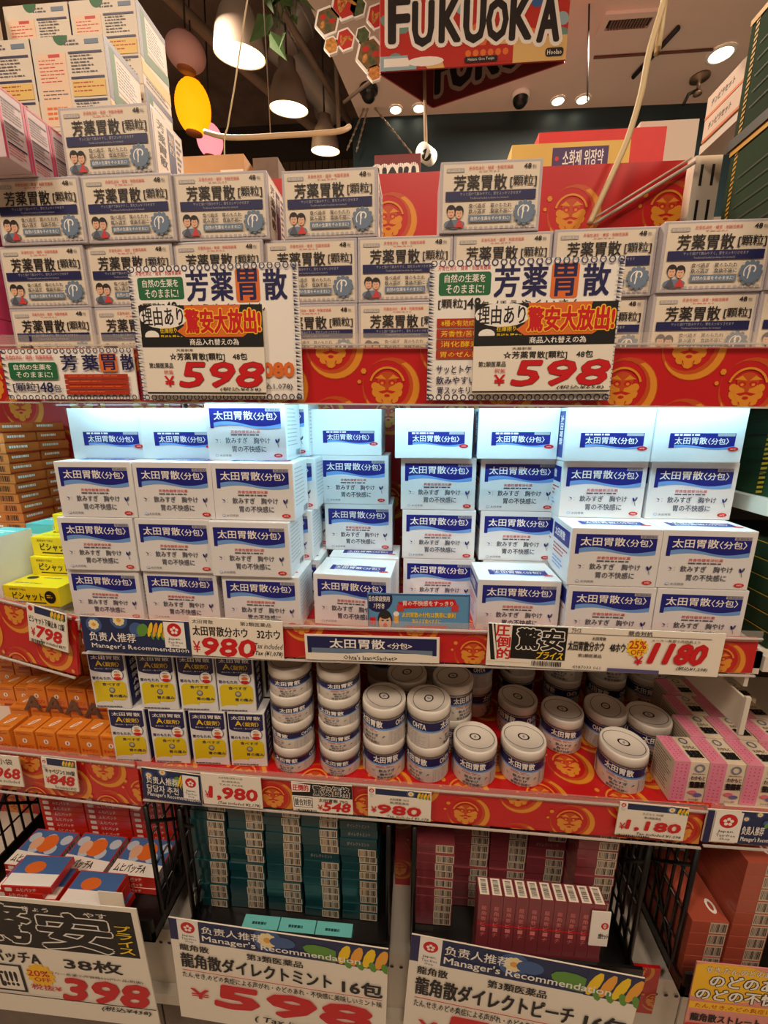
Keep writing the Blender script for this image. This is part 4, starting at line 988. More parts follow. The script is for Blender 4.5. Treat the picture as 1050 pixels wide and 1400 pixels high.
# ================================================================== big signs hanging on the baskets
def kyoyasu(p):
    p.rect(0, 0, 1, 1, CARDP).rect(0, .03, .97, .40, BRUSH); p.outl('驚', .0, .06, .42, .36, BRUSH, PAPER, .03, .06).outl('安', .46, .09, .84, .38, BRUSH, PAPER, .03, .06)
    p.text('きょう', .40, .055, .54, .09, PAPER, .01).text('やす', .72, .06, .84, .10, PAPER, .01)
    for i, ch in enumerate('プライス'): p.text(ch, .87, .14+i*.06, .95, .19+i*.06, YEL, .02)
    p.text('池田模範堂', .0, .405, .12, .43, BLACK, 0, res=1).text('ムヒパッチA', .0, .44, .42, .54, BLACK, .025).text('38枚', .55, .45, .86, .55, BLACK, .025)
    p.rect(-.1, .56, .30, .80, BLACK).rect(-.1, .575, .285, .785, CARDP).text('対抗!!!', .0, .60, .26, .76, BLACK, .03)
    starburst(p, .40, .63, .085, SUN); p.text('20%', .33, .59, .45, .64, RED, .03).text('OFF', .36, .65, .45, .685, RED, .02).text('メーカー希望小売価格500円の品(税抜)', .42, .585, .96, .61, BLACK, 0, res=1)
    p.text('税抜¥', .33, .71, .50, .76, RED, .01).outl('398', .52, .63, .97, .82, RED, DRED, .05, .06, .25).text('(税込¥438)', .70, .84, .97, .89, BLACK, .014, .25, 1).rect(0, .82, 1, .828, BLACK)
board('shop_sign', 'large 398 yen sign with black brush lettering at lower left corner', 'sign', (-75, 1219), (186, 1243), (-60, 1372), (-.048, -.052), CARDP, kyoyasu, .0015)
def ryu(peach):
    def d(p):
        p.rect(0, 0, 1, 1, CARDP); k = p.W/p.H
        p.rect(0, 0, .04, .2, NAVY).rect(.14, 0, 1, .20, LBL); flower(p, .46, .08, .05); p.ell(.53, .08, .06, .05, LBL2, 12); p.ell(.72, .12, .10, .06, LEAF, 12, .2); p.rect(.77, 0, 1, .20, LBL)
        temari(p, .78, .01, 1.0, .20, 4); taxfree(p, .04, .0, .14, .22)
        p.text('负责人推荐', .155, .03, .44, .10, PAPER, .01).text("Manager's Recommendation", .155, .115, .88, .185, PAPER, .012)
        p.text('龍角散', .04, .225, .18, .285, BLACK, .02).text('第3類医薬品', .36, .225, .62, .285, BLACK, .02)
        p.text('龍角散ダイレクト'+('ピーチ' if peach else 'ミント'), .04, .31, .75, .45, BLACK, .022).text('16包', .80, .33, .98, .46, BLACK, .03)
        p.rect(.04, .475, .98, .481, RED).text('たん,せき,のどの炎症による声がれ・のどのあれ・不快感に美味しい'+('ピーチ味の!' if peach else 'ミント味'), .04, .495, .98, .555, BLACK, .01, res=1)
        p.text('¥', .07, .66, .16, .76, RED, .02).text('598', .20, .585, .93, .80, RED, .075, .1).text('+Tax', .85, .785, .97, .835, BLACK, .02, .2).text('( Tax included ¥658 )', .38, .84, .97, .91, BLACK, .012, .2)
    return d
board('shop_sign', 'large 598 yen sign for mint granules hanging below the teal boxes', 'sign', (230, 1254), (531, 1298), (272, 1393), (-.048, -.056), CARDP, ryu(False), .0015)
board('shop_sign', 'large 598 yen sign for peach granules hanging below the rose boxes', 'sign', (563, 1277), (882, 1338), (555, 1440), (-.048, -.062), CARDP, ryu(True), .0015)
def nodo(p):
    p.rect(0, 0, 1, 1, mat('sign_pink', (226, 150, 140), .5)).ell(.3, .22, .5, .24, SUN, 24)
    p.outl('せき,たん,のどのあれ,炎症', .10, .03, .95, .11, PAPER, BRUSH, .01, .04).outl('のどのあれ', .16, .13, .95, .27, PAPER, BRUSH, .03, .08).outl('のどの不快感', .05, .30, .98, .44, PAPER, BRUSH, .03, .08)
    p.rect(.0, .47, 1, .56, SUN).text('たん,せき,のどの炎症に', .06, .49, .8, .55, OCD, .01, res=1).text('龍角散ストレート', .04, .62, .72, .72, BLACK, .03).rrect(.0, .75, .34, .84, RED, .03).text('ピーチ味', .04, .77, .3, .82, PAPER, .01).rrect(.4, .75, .72, .84, BRUSH, .04).text('16包', .46, .765, .66, .83, PAPER, .03).text('7', .8, .66, .98, .82, RED, .06).outl('せき,たん', .02, .9, .6, .98, PAPER, BRUSH, .01, .04)
board('shop_sign', 'pink and yellow throat remedy sign at lower right corner', 'sign', (953, 1315), (1100, 1330), (925, 1420), (-.052, -.054), mat('sign_pink', (226, 150, 140), .5), nodo, .0015)

# ================================================================== top left: tall white medicine cartons and pink boxes
QW, QD, QH = .104, .074, .107
QC = mat('big_carton', (226, 214, 196), .5, var=.02); QG = mat('carton_green', (20, 104, 44), .5); QY = mat('carton_yellow', (232, 196, 110), .5); QP = mat('carton_peach', (240, 206, 176), .5)
p = Pr(QW, QH); k = QW/QH
p.poly([(.42+.10*math.cos(math.pi*i/12), .0+.10*k*math.sin(math.pi*i/12)) for i in range(13)], QG)
p.rect(.74, .05, .93, .10, BGREY).lines(.46, .05, .7, .12, 2, GREYT, 3).rect(.06, .17, .46, .95, QP).rect(.22, .185, .38, .22, REDT)
p.lines(.08, .24, .44, .5, 7, REDT, 4, .3).lines(.08, .56, .44, .68, 3, GREYT, 5, .3).lines(.10, .74, .42, .9, 3, ORNG, 6, .5)
for y in (.17, .43, .67): p.rect(.50, y, .96, y+.022, NAVY)
p.lines(.52, .21, .94, .41, 6, GREYT, 7, .3).rect(.50, .47, .96, .64, QY).lines(.52, .49, .94, .62, 3, OCD, 8, .3).lines(.52, .71, .94, .95, 7, GREYT, 9, .3)
qf = p.mesh('front_print', fm_front(QW))
p = Pr(QD, QH); p.rect(.0, .0, 1, .08, NAVY).rect(0, .06, .14, .66, NAVY).poly([(.12, .06), (.26, .06), (.26, .62), (.12, .62)], QG).rect(.26, .12, .9, .48, PAPER).lines(.3, .15, .86, .45, 8, GREYT, 3, .35).poly([(.12, .55), (1, .48), (1, .60), (.12, .68)], QG).rect(0, .70, 1, .86, QY).lines(.1, .88, .9, .97, 2, GREYT, 5, .4)
qs = p.mesh('side_print', fm_right(QW)); qb = carton(QW, QD, QH, QC, .001, 'big_carton')
FN = ['lowest', 'second', 'third', 'fourth', 'topmost']
for f, (xs, y, n) in enumerate((((-.582, -.4765), .150, 4), ((-.583, -.4770), .236, 5))):
    for c, x in enumerate(xs):
        for kk in range(n):
            if c == 0 and kk < n-2: continue
            o = thing('tall_carton', qb, f'tall white carton with green tab, {["front", "rear"][f]} file, {["left", "right"][c]} stack, {FN[kk] if kk < n-1 else "topmost"}', 'box', 'tall white cartons at upper left', (x, y, Z1+.0004+kk*(QH+.0004)), (0, 0, 0), (('front_print', qf), ('side_print', qs)))
for kk in range(4): thing('tall_carton', qb, f'tall white carton at the far left edge, {FN[kk] if kk < 3 else "topmost"}', 'box', 'tall white cartons at upper left', (-.692, .16, Z1+.0004+(kk+1)*(QH+.0004)), (0, 0, 0), (('front_print', qf), ('side_print', qs)))
thing('carton_riser', boxes_mesh('carton_riser', QC, (-.744, -.642, .16, .23, Z1+.0005, Z1+QH)), 'plain cream carton under the far left tall cartons', 'box')
for c in (0, 1):
    n0 = 2 if c == 0 else 3
thing('carton_riser', boxes_mesh('carton_riser', QC, (-.634, -.530, .150, .224, Z1+.0005, Z1+2*QH)), 'plain cream carton under the front left tall cartons', 'box')
thing('carton_riser', boxes_mesh('carton_riser', QC, (-.634, -.530, .236, .31, Z1+.0005, Z1+3*QH)), 'plain cream carton under the rear left tall cartons', 'box')
KP = mat('hot_pink', (216, 70, 120), .45); KC = mat('pale_lilac_carton', (216, 196, 200), .5, var=.03)
kw, kd, kh = .1, .0335, .071
kbx = carton(kw, kd, kh, KC, .0008, 'pink_edge_box')
p = Pr(kd, kh); p.rect(0, 0, .09, 1, KP).rect(.91, 0, 1, 1, KP).rect(.09, .0, .91, .03, KP)
for y in (.14, .46, .74): p.rect(.14, y, .86, y+.025, NAVY)
p.lines(.14, .19, .86, .43, 6, GREYT, 3, .3).lines(.14, .5, .86, .72, 5, GREYT, 4, .3).lines(.14, .78, .86, .95, 4, REDT, 5, .3); ks = p.mesh('side_print', fm_right(kw))
zt = Z1+.0004+3*(HH+.0003)
for i in range(3): thing('pink_edged_box', kbx, f'lilac box with pink edges above the leftmost beige boxes, {ORD[i]} from front', 'box', 'lilac boxes with pink edges', (-.521, .020+i*.0345, zt+.0004), (0, 0, 0), (('side_print', ks),))
kl = carton(.09, .06, .066, KP, .001, 'pink_box')
p = Pr(.09, .066); p.text('クラシエ', .3, .3, .95, .6, BLACK, .01).circ(.9, .8, .06, PAPER, 12); klf = p.mesh('front_print', fm_front(.09))
for i in range(3): thing('pink_medicine_box', kl, f'hot pink medicine box left of the beige boxes, {["lowest", "middle", "upper"][i]} one', 'box', 'hot pink boxes at the left edge', (-.628, .07, Z1+.0004+i*.0664), (0, 0, 0), (('front_print', klf),))

# ================================================================== right bay: green and gold cartons
GC = mat('green_gold_carton', (14, 50, 18), .85, var=.5, scale=9); GGO = mat('gold_print', (206, 160, 40), .35)
def green_box(name_label, x0, x1, y0, y1, z0, z1, dash=(.04, .55), band=True, grp='green and gold cartons at right'):
    W, D, H = x1-x0, y1-y0, z1-z0
    o = thing('green_carton', carton(W, D, H, GC, .0012, 'green_carton'), name_label, 'box', grp, ((x0+x1)/2, y0, z0))
    p = Pr(D, H)
    for dx in dash:
        n = max(6, int(H/.006))
        for i in range(n): p.poly([(dx, (i+.1)/n), (dx+.06 if dx > .2 else dx+.025, (i-.25)/n+.1/n), (dx+.06 if dx > .2 else dx+.025, (i+.3)/n), (dx, (i+.65)/n)], GGO)
    if band: p.rect(0, .0, 1, .05, GGO).poly([(.45, .05), (.62, .05), (.58, .4), (.5, .42)], GGO)
    for i in range(5): p.poly([(.1, .3+i*.13), (.9, .24+i*.13), (.9, .25+i*.13), (.1, .31+i*.13)], BLACK)
    part('side_print', p.mesh('side_print', fm_left(W, D)), o)
    q = Pr(W, H); q.rect(.1, .1, .9, .2, GGO); part('front_print', q.mesh('front_print', fm_front(W)), o); return o
green_box('large green and gold carton at right, lower one behind the beige boxes', .424, .60, .128, .205, Z1+.0005, 1.516, band=False)
green_box('large green and gold carton at upper right, middle of the stack', .424, .60, -.03, .205, 1.5165, 1.655)
thing('carton_tray', boxes_mesh('carton_tray', mat('dark_tray', (30, 34, 34), .5), (.42, .602, -.034, .21, 1.6555, 1.668)), 'dark tray edge between the two upper green cartons', 'tray')
green_box('large green and gold carton at upper right, topmost in frame', .424, .60, -.03, .205, 1.6685, 1.80)
green_box('glossy green carton beside the white sachet boxes under the light', .449, .60, .04, .2, 1.2005, 1.33, (.35, .75), False)
for i in range(6): green_box(f'flat dark green box low at right edge, {ORD[i]} from bottom', .452, .62, .02+.004*i, .18, 1.0105+i*.0222, 1.0322+i*.0222, (.5,), True, 'flat dark green boxes at right edge')
WB = carton(.10, .08, .03, mat('beige_flat_carton', (222, 200, 180), .5, var=.03), .0008, 'beige_flat_box')
p = Pr(.08, .03); p.text('チンピラセット', .15, .3, .75, .6, BLACK, .01, .1).rect(0, .88, 1, 1, ORNG); wl = p.mesh('side_print', fm_left(.10, .08))
p = Pr(.10, .03); p.rect(0, 0, 1, 1, NAVY); wf = p.mesh('front_print', fm_front(.10))
part('shelf_board', boxes_mesh('shelf_board', STEEL, (X1+.012, .62, .208, .318, 1.710, 1.722)), runit)
part('shelf_support', boxes_mesh('shelf_support', STEEL, (.58, .60, .25, .30, Z1, 1.710)), runit)
for i in range(2): thing('beige_flat_box', WB, f'beige flat carton on slotted upright at upper right, {["lower", "upper"][i]} one', 'box', 'beige flat cartons at upper right', (.492, .232, 1.7225+i*.0305), (0, 0, 0), (('side_print', wl), ('front_print', wf)))

# ================================================================== goods on the far side of the shelving
zr = 1.655
back = empty('shelving_unit', 'rear side of the shelving with cartons, seen above the beige boxes', 'shelf')
part('top_board', boxes_mesh('top_board', STEEL, (-.9, .9, .40, .80, zr-.02, zr)), back)
part('rear_panel', boxes_mesh('rear_panel', STEEL, (-.9, .9, .40, .42, 0, zr-.021)), back)
KRAFT = mat('kraft_carton', (196, 150, 104), .7, var=.06, scale=20)
def at_box(name, label, tl, br, Y, D, m, draw=None, cat='box', z=None):
    a, b = at(*tl, Y), at(*br, Y); W = b.x-a.x; z0 = zr+.0005 if z is None else z; H = a.z-z0
    o = thing(name, carton(W, D, H, m, .0015, name), label, cat, None, ((a.x+b.x)/2, Y, z0))
    if draw: p = Pr(W, H); draw(p); part('front_print', p.mesh('front_print', fm_front(W)), o)
    return o
at_box('kraft_box', 'brown kraft carton with pale label behind the beige boxes', (246, 214), (335, 240), .50, .2, KRAFT, lambda p: p.rect(.62, .15, .98, .55, CREAM))
at_box('kraft_box', 'darker brown carton between the kraft carton and the centre box', (345, 216), (381, 240), .56, .2, mat('dark_kraft', (120, 100, 86), .7, var=.1))
RB = mat('red_board', (216, 34, 28), .5, var=.03)
at_box('red_panel_box', 'plain bright red box top behind the patterned back panel', (737, 181), (904, 238), .62, .06, RB)
at_box('yellow_carton', 'long yellow carton with purple lettering lying before the red box', (700, 198), (858, 238), .50, .08, mat('pale_yellow_carton', (226, 190, 90), .5), lambda p: p.rect(.35, .05, .82, .26, mat('purple_print', (70, 40, 100), .5)).text('소화제 위장약', .44, .08, .78, .23, PAPER, .01).circ(.39, .155, .018, RED, 10))
at_box('white_panel_box', 'plain off-white box behind the red one', (876, 166), (946, 238), .70, .05, mat('off_white_board', (214, 198, 182), .6))
fuk2 = at_box('small_banner_box', 'small second sign with white letters behind the red back panel', (512, 212), (575, 238), .60, .03, mat('dark_red_sign', (120, 26, 24), .5), lambda p: p.outl('UOKA', .04, .12, .96, .6, BRUSH, PAPER, .03, .09))

# ================================================================== the hall behind: banner, lanterns, lamps, ducts
BY = 1.6
zb = at(646, 90, BY).z; L0 = at(520, 85, BY); R0 = at(772, 95, BY); APEX = atz(592, 147, zb)
def banner_front(p):
    cols = [mat('bn_red', (190, 40, 30), .5), mat('bn_blue', (50, 100, 160), .5), mat('bn_teal', (110, 150, 140), .5), mat('bn_orange', (226, 120, 50), .5), mat('bn_sand', (226, 190, 120), .5), mat('bn_sky', (150, 180, 190), .5)]
    p.rect(0, 0, 1, 1, cols[0]); r = random.Random(4)
    for i in range(30): p.ell(r.random(), r.uniform(.05, .98), r.uniform(.03, .09), r.uniform(.04, .12), cols[r.randrange(6)], 12, r.random())
    p.rect(.0, .88, .20, 1, cols[5]).rect(.02, .9, .16, .97, PAPER).ell(.25, .89, .10, .09, cols[0], 18).ell(.25, .94, .10, .04, PAPER, 14).rect(.72, .80, 1, 1, cols[4]).rect(.45, .84, .72, .98, cols[0])
    for i in range(6): p.circ(.48+i*.04, .9, .016, cols[3], 8)
    for i, (ch, x, y, h) in enumerate(zip('FUKUOKA', (.05, .18, .325, .455, .575, .70, .845), (.40, .45, .43, .46, .47, .45, .47), (.37, .36, .36, .35, .34, .36, .37))):
        p.text(ch, x, y+.02, x+.105, y+h, PAPER, .125)
    for i, (ch, x, y, h) in enumerate(zip('FUKUOKA', (.05, .18, .325, .455, .575, .70, .845), (.40, .45, .43, .46, .47, .45, .47), (.37, .36, .36, .35, .34, .36, .37))):
        p.text(ch, x, y+.02, x+.105, y+h, BRUSH, .04)
    p.rrect(.46, .93, .64, .98, BRUSH, .01).text('Hakata Gion Tenjin', .48, .94, .62, .97, PAPER, 0, res=1).rrect(.89, .90, .985, .97, BRUSH, .015).text('Hoolao', .90, .915, .975, .955, PAPER, .01, res=1)
bn = empty('hanging_banner', 'triangular hanging banner with big FUKUOKA lettering', 'banner', tuple(L0))
def panel_between(name, a, b, z0, z1, draw, inner=False):
    a, b = Vector((a[0], a[1], z0)), Vector((b[0], b[1], z0)); exv = (b-a); W = exv.length; exv.normalize(); ey = Vector((0, 0, 1)).cross(exv)
    M = Matrix(((exv.x, ey.x, 0, (a.x+b.x)/2), (exv.y, ey.y, 0, (a.y+b.y)/2), (0, 0, 1, z0), (0, 0, 0, 1)))
    o = part(name, carton(W, .006, z1-z0, mat('banner_board', (150, 40, 34), .6), 0, name), bn); o.matrix_world = M
    if draw: p = Pr(W, z1-z0, True); draw(p); part('printed_face', p.mesh('printed_face', fm_front(W)), o)
    return o
bn.location = (0, 0, 0)
HB = .52
panel_between('front_panel', L0, (R0.x, BY), zb, zb+HB*.8, banner_front)
def banner_back(p):
    p.rect(0, 0, 1, 1, mat('bn_dark', (96, 24, 22), .6)); p.outl('FUKUO', .02, .45, .95, .88, BRUSH, mat('bn_grey', (150, 130, 120), .5), .04, .12)
panel_between('rear_panel', (APEX.x, APEX.y), (R0.x, BY+.012), zb, zb+HB*.8, banner_back)
panel_between('rear_panel', (L0.x, BY+.012), (APEX.x, APEX.y), zb, zb+HB*.8, lambda p: p.rect(0, 0, 1, 1, mat('bn_dark', (96, 24, 22), .6)))
for x in (L0.x+.05, R0.x-.05): part('hanging_wire', tube([(x, BY+.01, zb+HB*.8), (x, BY+.01, ZC)], .003, 'hanging_wire', STEEL, 6), bn)
hx = empty('hexagon_banner', 'cluster of white-edged hexagonal food pictures hanging left of the banner', 'banner')
FOOD = [mat('food_brown', (110, 86, 50), .6, var=.4, scale=60), mat('hex_red', (186, 44, 36), .5), mat('food_green', (70, 84, 50), .6, var=.4, scale=60), mat('hex_gold', (190, 130, 60), .5, var=.5, scale=80)]
for i, (cx, cy, r, m) in enumerate(((447, 29, 18, 0), (472, 4, 21, 1), (472, 54, 14, 1), (489, 9, 13, 2), (453, 62, 11, 3), (506, 74, 21, 0), (516, 22, 16, 1), (512, 99, 11, 3), (496, 48, 11, 2))):
    c = at(cx, cy, 1.7); rr_ = (at(cx+r, cy, 1.7)-c).x; bm = bmesh.new()
    R = [[bm.verts.new((c.x+rr_*math.cos(math.pi/3*q+.25), y, c.z+rr_*math.sin(math.pi/3*q+.25))) for q in range(6)] for y in (1.70, 1.712)]
    bm.faces.new(R[0]); bm.faces.new(R[1])
    for q in range(6): bm.faces.new((R[0][q], R[0][(q+1) % 6], R[1][(q+1) % 6], R[1][q]))
    bmesh.ops.recalc_face_normals(bm, faces=bm.faces)
    h = part('hexagon_board', mesh_from(bm, 'hexagon_board', PAPER), hx); p = Pr(2*rr_, 2*rr_)
    p.poly([(.5+.42*math.cos(math.pi/3*q+.25), .5-.42*math.sin(math.pi/3*q+.25)) for q in range(6)], FOOD[m])
    if m == 0:
        for q in range(5): p.ell(.5+.2*math.cos(q*1.3), .5+.2*math.sin(q*1.3), .13, .08, FOOD[(q % 3)+1], 10, q)
    if m == 1:
        for q in range(4): p.ell(.3+.13*q, .5+.1*math.sin(q*2), .05, .22, FOOD[3], 8, q*.7)
    part('picture', p.mesh('picture', lambda u, v, z, c=c, r_=rr_: (c.x-r_+u, 1.70-z, c.z-r_+v)), h)
part('hanging_wire', tube([at(470, 0, 1.706), Vector((at(470, 0, 1.706).x, 1.706, ZC))], .002, 'hanging_wire', STEEL, 6), hx)

SHADE = mat('lamp_shade_grey', (150, 132, 118), .5); GLOW = mat('lamp_glow', (255, 226, 170), .5, emit=5)
def hang(o, px, py, Y, lean):
    ax_ = (at(px, py-20, Y)-at(px, py, Y)).normalized()+Vector((0, -lean, 0)); o.rotation_euler = ax_.to_track_quat('Z', 'Y').to_euler()
def pendant(px, py, w, Y, label):
    c = at(px, py, Y); s = w/F*((c-CAM).dot(FWD))/2
    o = thing('pendant_lamp', lathe([(s, 0), (s*.97, s*.25), (s*.88, s*.75), (s*.68, s*1.25), (s*.45, s*1.55), (s*.42, s*1.95), (0, s*2.0)], 28, 'shade', SHADE), label, 'lamp', 'bell pendant lamps', tuple(c))
    part('diffuser', lathe([(0, .002), (s*.96, .002), (s*.96, .012), (0, .012)], 28, 'diffuser', GLOW), o)
    part('cord', tube([(0, 0, s*1.9), (0, 0, 4.25-c.z)], .006, 'cord', BLKM, 6), o); hang(o, px, py, Y, .2)
    return o
pendant(328, 77, 68, 1.9, 'nearest grey bell pendant lamp, largest of the three'); pendant(395, 150, 52, 2.5, 'middle grey bell pendant lamp below the ducts'); pendant(445, 207, 39, 2.75, 'farthest grey bell pendant lamp, just above the beige boxes')
def lantern(px, py, w, h, Y, m, label):
    c = at(px, py, Y); d = (c-CAM).dot(FWD)/F; a, b = w/2*d, h/2*d; prof = [(a*.45, -b)]
    for i in range(17):
        t = -1+2*i/16; r = a*math.sqrt(max(0, 1-(t*.88)**2)); prof += [(r*.985, t*b*.97-b*.02), (r, t*b*.97)]
    prof += [(a*.45, b)]
    o = thing('paper_lantern', lathe(prof, 24, 'lantern_body', m), label, 'lantern', 'hanging paper lanterns', tuple(c))
    for s_ in (-1, 1): part('ring_cap', lathe([(0, s_*b*.98), (a*.47, s_*b*.98), (a*.47, s_*b*1.06), (0, s_*b*1.06)], 18, 'ring_cap', mat('lantern_cap', (170, 90, 40), .5)), o)
    part('cord', tube([(0, 0, b), (0, 0, 4.28-c.z)], .005, 'cord', BLKM, 6), o); hang(o, px, py, Y, .1); return o
lantern(264, 147, 46, 56, 2.5, mat('lantern_orange', (255, 156, 8), .6, emit=1.5), 'glowing orange paper lantern beside the tall white cartons')
lantern(287, 192, 34, 35, 2.9, mat('lantern_pink', (255, 150, 160), .6, emit=1.1), 'small glowing pink paper lantern below the orange one')
lantern(254, 72, 52, 36, 2.2, mat('lantern_pale', (232, 176, 170), .7), 'pale unlit pinkish paper lantern above the orange one')
ALU = mat('duct_metal', (176, 166, 158), .42, metal=.35, var=.1, scale=6); BEAM = mat('beam_paint', (136, 116, 100), .6, var=.08)
def pipe(name, label, cat, pts, r, m, n=14): return thing(name, tube(curve_pts(pts, 6), r, name, m, n), label, cat)
d1 = thing('air_duct', tube([at(446, -20, 3.0), at(378, 68, 3.1)], .11, 'air_duct', ALU, 20), 'thick silver air duct with bands and elbow above the pendant lamps', 'duct')
for i in range(3): part('duct_band', tube([at(436-i*22, -7+i*28, 3.02+i*.03), at(433-i*22, -3+i*28, 3.02+i*.03)], .118, 'duct_band', ALU, 20), d1)
part('duct_elbow', tube(curve_pts([at(375, 56, 3.14), at(404, 84, 3.2), at(440, 126, 3.3), at(450, 142, 3.36), at(447, 150, 3.5)], 6), .11, 'duct_elbow', ALU, 20), d1)
pipe('ceiling_beam', 'pale round ceiling pipe running diagonally behind the lamps', 'beam', [at(215, -20, 2.3), at(330, 90, 2.8), at(440, 185, 3.4)], .035, BEAM)
thing('ceiling_beam', tube([at(368, -15, 2.2), at(478, 168, 2.9)], .02, 'ceiling_beam', BEAM, 8), 'thin steel channel beside the ceiling edge', 'beam')
thing('ceiling_beam', tube([at(455, -15, 2.6), at(463, 175, 2.6)], .014, 'ceiling_beam', BEAM, 8), 'vertical hanger rod under the steel channel', 'beam')
thing('ceiling_beam', tube([at(470, 140, 2.2), at(520, 100, 2.0)], .008, 'ceiling_beam', BEAM, 8), 'thin diagonal stay rod left of the black dome camera', 'beam')
thing('ceiling_beam', boxes_mesh('ceiling_beam', mat('dark_beam', (44, 36, 32), .7, var=.2), (-4, .0, 3.6, 3.75, 3.55, 3.75)), 'dark crossbeam under the exposed ceiling', 'beam')
pipe('curtain_rail', 'cream curved rail hanging below the pendant lamps', 'rail', [at(280, 180, 1.3), at(315, 188, 1.25), at(390, 185, 1.25), at(460, 180, 1.25), at(478, 173, 1.3)], .0085, mat('cream_rail', (214, 186, 150), .5), 10)
part('hanger', tube([at(370, 186, 1.25), Vector((at(370, 186, 1.25).x, 1.25, 4.3))], .002, 'hanger', BEAM, 6), bpy.data.objects['curtain_rail'])
CORDM = mat('cream_cord', (206, 184, 140), .5)
pipe('power_cord', 'thin pale cord dangling in front of the nearest lamp', 'cord', [at(342, -20, .9), at(335, 20, .9), at(322, 110, .9), at(312, 170, .9), at(307, 215, .9), Vector((at(307, 240, .9).x, .9, zr+.02))], .0022, CORDM, 8)
pipe('power_cord', 'thick cream cord sweeping down to the right of the banner', 'cord', [Vector((at(915, -40, .3).x+.05, .33, ZC)), at(915, -40, .31), at(908, 0, .305), at(888, 70, .30), at(876, 130, .30), at(858, 190, .30), at(838, 236, .292), at(820, 275, .285), at(806, 306, .28)], .0046, CORDM, 10)
thing('clear_strip', tube([at(950, 222, .316), at(812, 306, .312)], .003, 'clear_strip', mat('strip_white', (214, 198, 184), .3), 6), 'slim pale plastic strip leaning across the patterned back panel', 'strip')
thing('clear_strip', tube([at(945, 216, .318), at(808, 301, .315)], .0018, 'clear_strip', mat('strip_white', (214, 198, 184), .3), 6), 'second slimmer plastic strip beside the leaning one', 'strip')

# ceiling fittings
def on_ceiling(px, py): return atz(px, py, ZC)
DL = mat('downlight_glow', (255, 240, 206), .5, emit=9)
for i, (px, py, r, lb) in enumerate(((541, 149, .035, 'small round downlight left of pair below the banner'), (573, 147, .035, 'small round downlight right of pair below the banner'), (763, 137, .035, 'small round downlight beside the white dome camera'), (797, 135, .035, 'small round downlight behind the black cable'), (986, 73, .055, 'large bright downlight at upper right'))):
    c = on_ceiling(px, py); o = thing('ceiling_light', lathe([(r*1.25, 0), (r*1.25, -.006), (r, -.008), (r, 0)], 20, 'trim_ring', PAPER), lb, 'light', 'ceiling downlights', (c.x, c.y, ZC-.0005))
    part('lens', lathe([(0, -.004), (r, -.004), (r, -.001), (0, -.001)], 20, 'lens', DL), o)
vc = [on_ceiling(*q) for q in ((812, 42), (838, 12), (906, 14), (884, 43))]
c = sum(vc, Vector())/4; vw, vd = (vc[3]-vc[0]).length, (vc[1]-vc[0]).length
v = empty('ceiling_vent', 'square louvred ceiling vent at upper right', 'vent', (c.x, c.y, ZC-.0005))
part('frame', boxes_mesh('frame', CEIL, (-vw/2, vw/2, -vd/2, -vd/2+.03, -.015, 0), (-vw/2, vw/2, vd/2-.03, vd/2, -.015, 0), (-vw/2, -vw/2+.03, -vd/2+.03, vd/2-.03, -.015, 0), (vw/2-.03, vw/2, -vd/2+.03, vd/2-.03, -.015, 0)), v)
part('dark_opening', boxes_mesh('dark_opening', BLACK, (-vw/2+.03, vw/2-.03, -vd/2+.03, vd/2-.03, -.003, 0)), v)
sl = boxes_mesh('louvre', mat('louvre_brown', (120, 96, 82), .6), (-.004, .004, -vd/2+.03, vd/2-.03, -.013, -.003))
for i in range(13): o = part('louvre', sl, v); o.location = (-vw/2+.05+i*(vw-.1)/12, 0, 0)
for lb, a, b, m, r in (('black slot track crossing the ceiling at upper right', (866, 102), (928, 34), BLACK, .012), ('thin brown seam track across the ceiling', (812, 77), (975, 66), mat('seam_brown', (110, 70, 56), .7), .006)):
    thing('ceiling_track', tube([on_ceiling(*a)-Vector((0, 0, r)), on_ceiling(*b)-Vector((0, 0, r))], r, 'ceiling_track', m, 8), lb, 'track')
c = on_ceiling(957, 105); o = thing('sprinkler', lathe([(0, 0), (.05, 0), (.05, -.01), (.01, -.015), (.01, -.07), (.022, -.075), (.022, -.085), (0, -.09)], 16, 'sprinkler', mat('brass_grey', (150, 130, 110), .4, metal=.6)), 'small sprinkler head hanging from the ceiling at right', 'sprinkler', None, (c.x, c.y, ZC-.0005))
part('pipe_elbow', tube([(0, 0, -.06), (-.05, 0, -.08), (-.07, 0, -.13)], .009, 'pipe_elbow', BLKM, 8), o)
for px, py, m, lb in ((504, 120, BLKM, 'black dome security camera near the ceiling edge'), (712, 128, PAPER, 'white dome security camera in the ceiling centre')):
    c = on_ceiling(px, py); o = thing('dome_camera', lathe([(0, 0), (.055, 0), (.055, -.02), (.045, -.025)], 20, 'mount', m), lb, 'camera', None, (c.x, c.y, ZC-.0005))
    part('dome', lathe([(.045, -.024), (.042, -.045), (.03, -.062), (.012, -.07), (0, -.071)], 20, 'dome', BLKM), o)
c = at(806, 0, 2.0); thing('hanging_cable', tube([(c.x, 2.0, ZC-.001), tuple(at(803, 138, 2.0))], .004, 'hanging_cable', BLKM, 6), 'thin black cable hanging from the ceiling right of the banner', 'cable')
o = thing('hanging_speaker', tube([at(580, 95, 1.75), at(582, 195, 1.75)], .008, 'pole', mat('pole_cream', (190, 164, 134), .5), 8), 'round white speaker on a pole hanging below the banner', 'speaker')
c = at(583, 212, 1.75); part('speaker_head', tube([c+Vector((-.02, -.03, 0)), c+Vector((.02, .04, .01))], .035, 'speaker_head', PAPER, 16), o); part('speaker_front', tube([c+Vector((.0, -.036, -.018)), c+Vector((.0, -.03, -.016))], .022, 'speaker_front', BLKM, 14), o)
CH = mat('chain_metal', (170, 156, 140), .35, metal=.6)
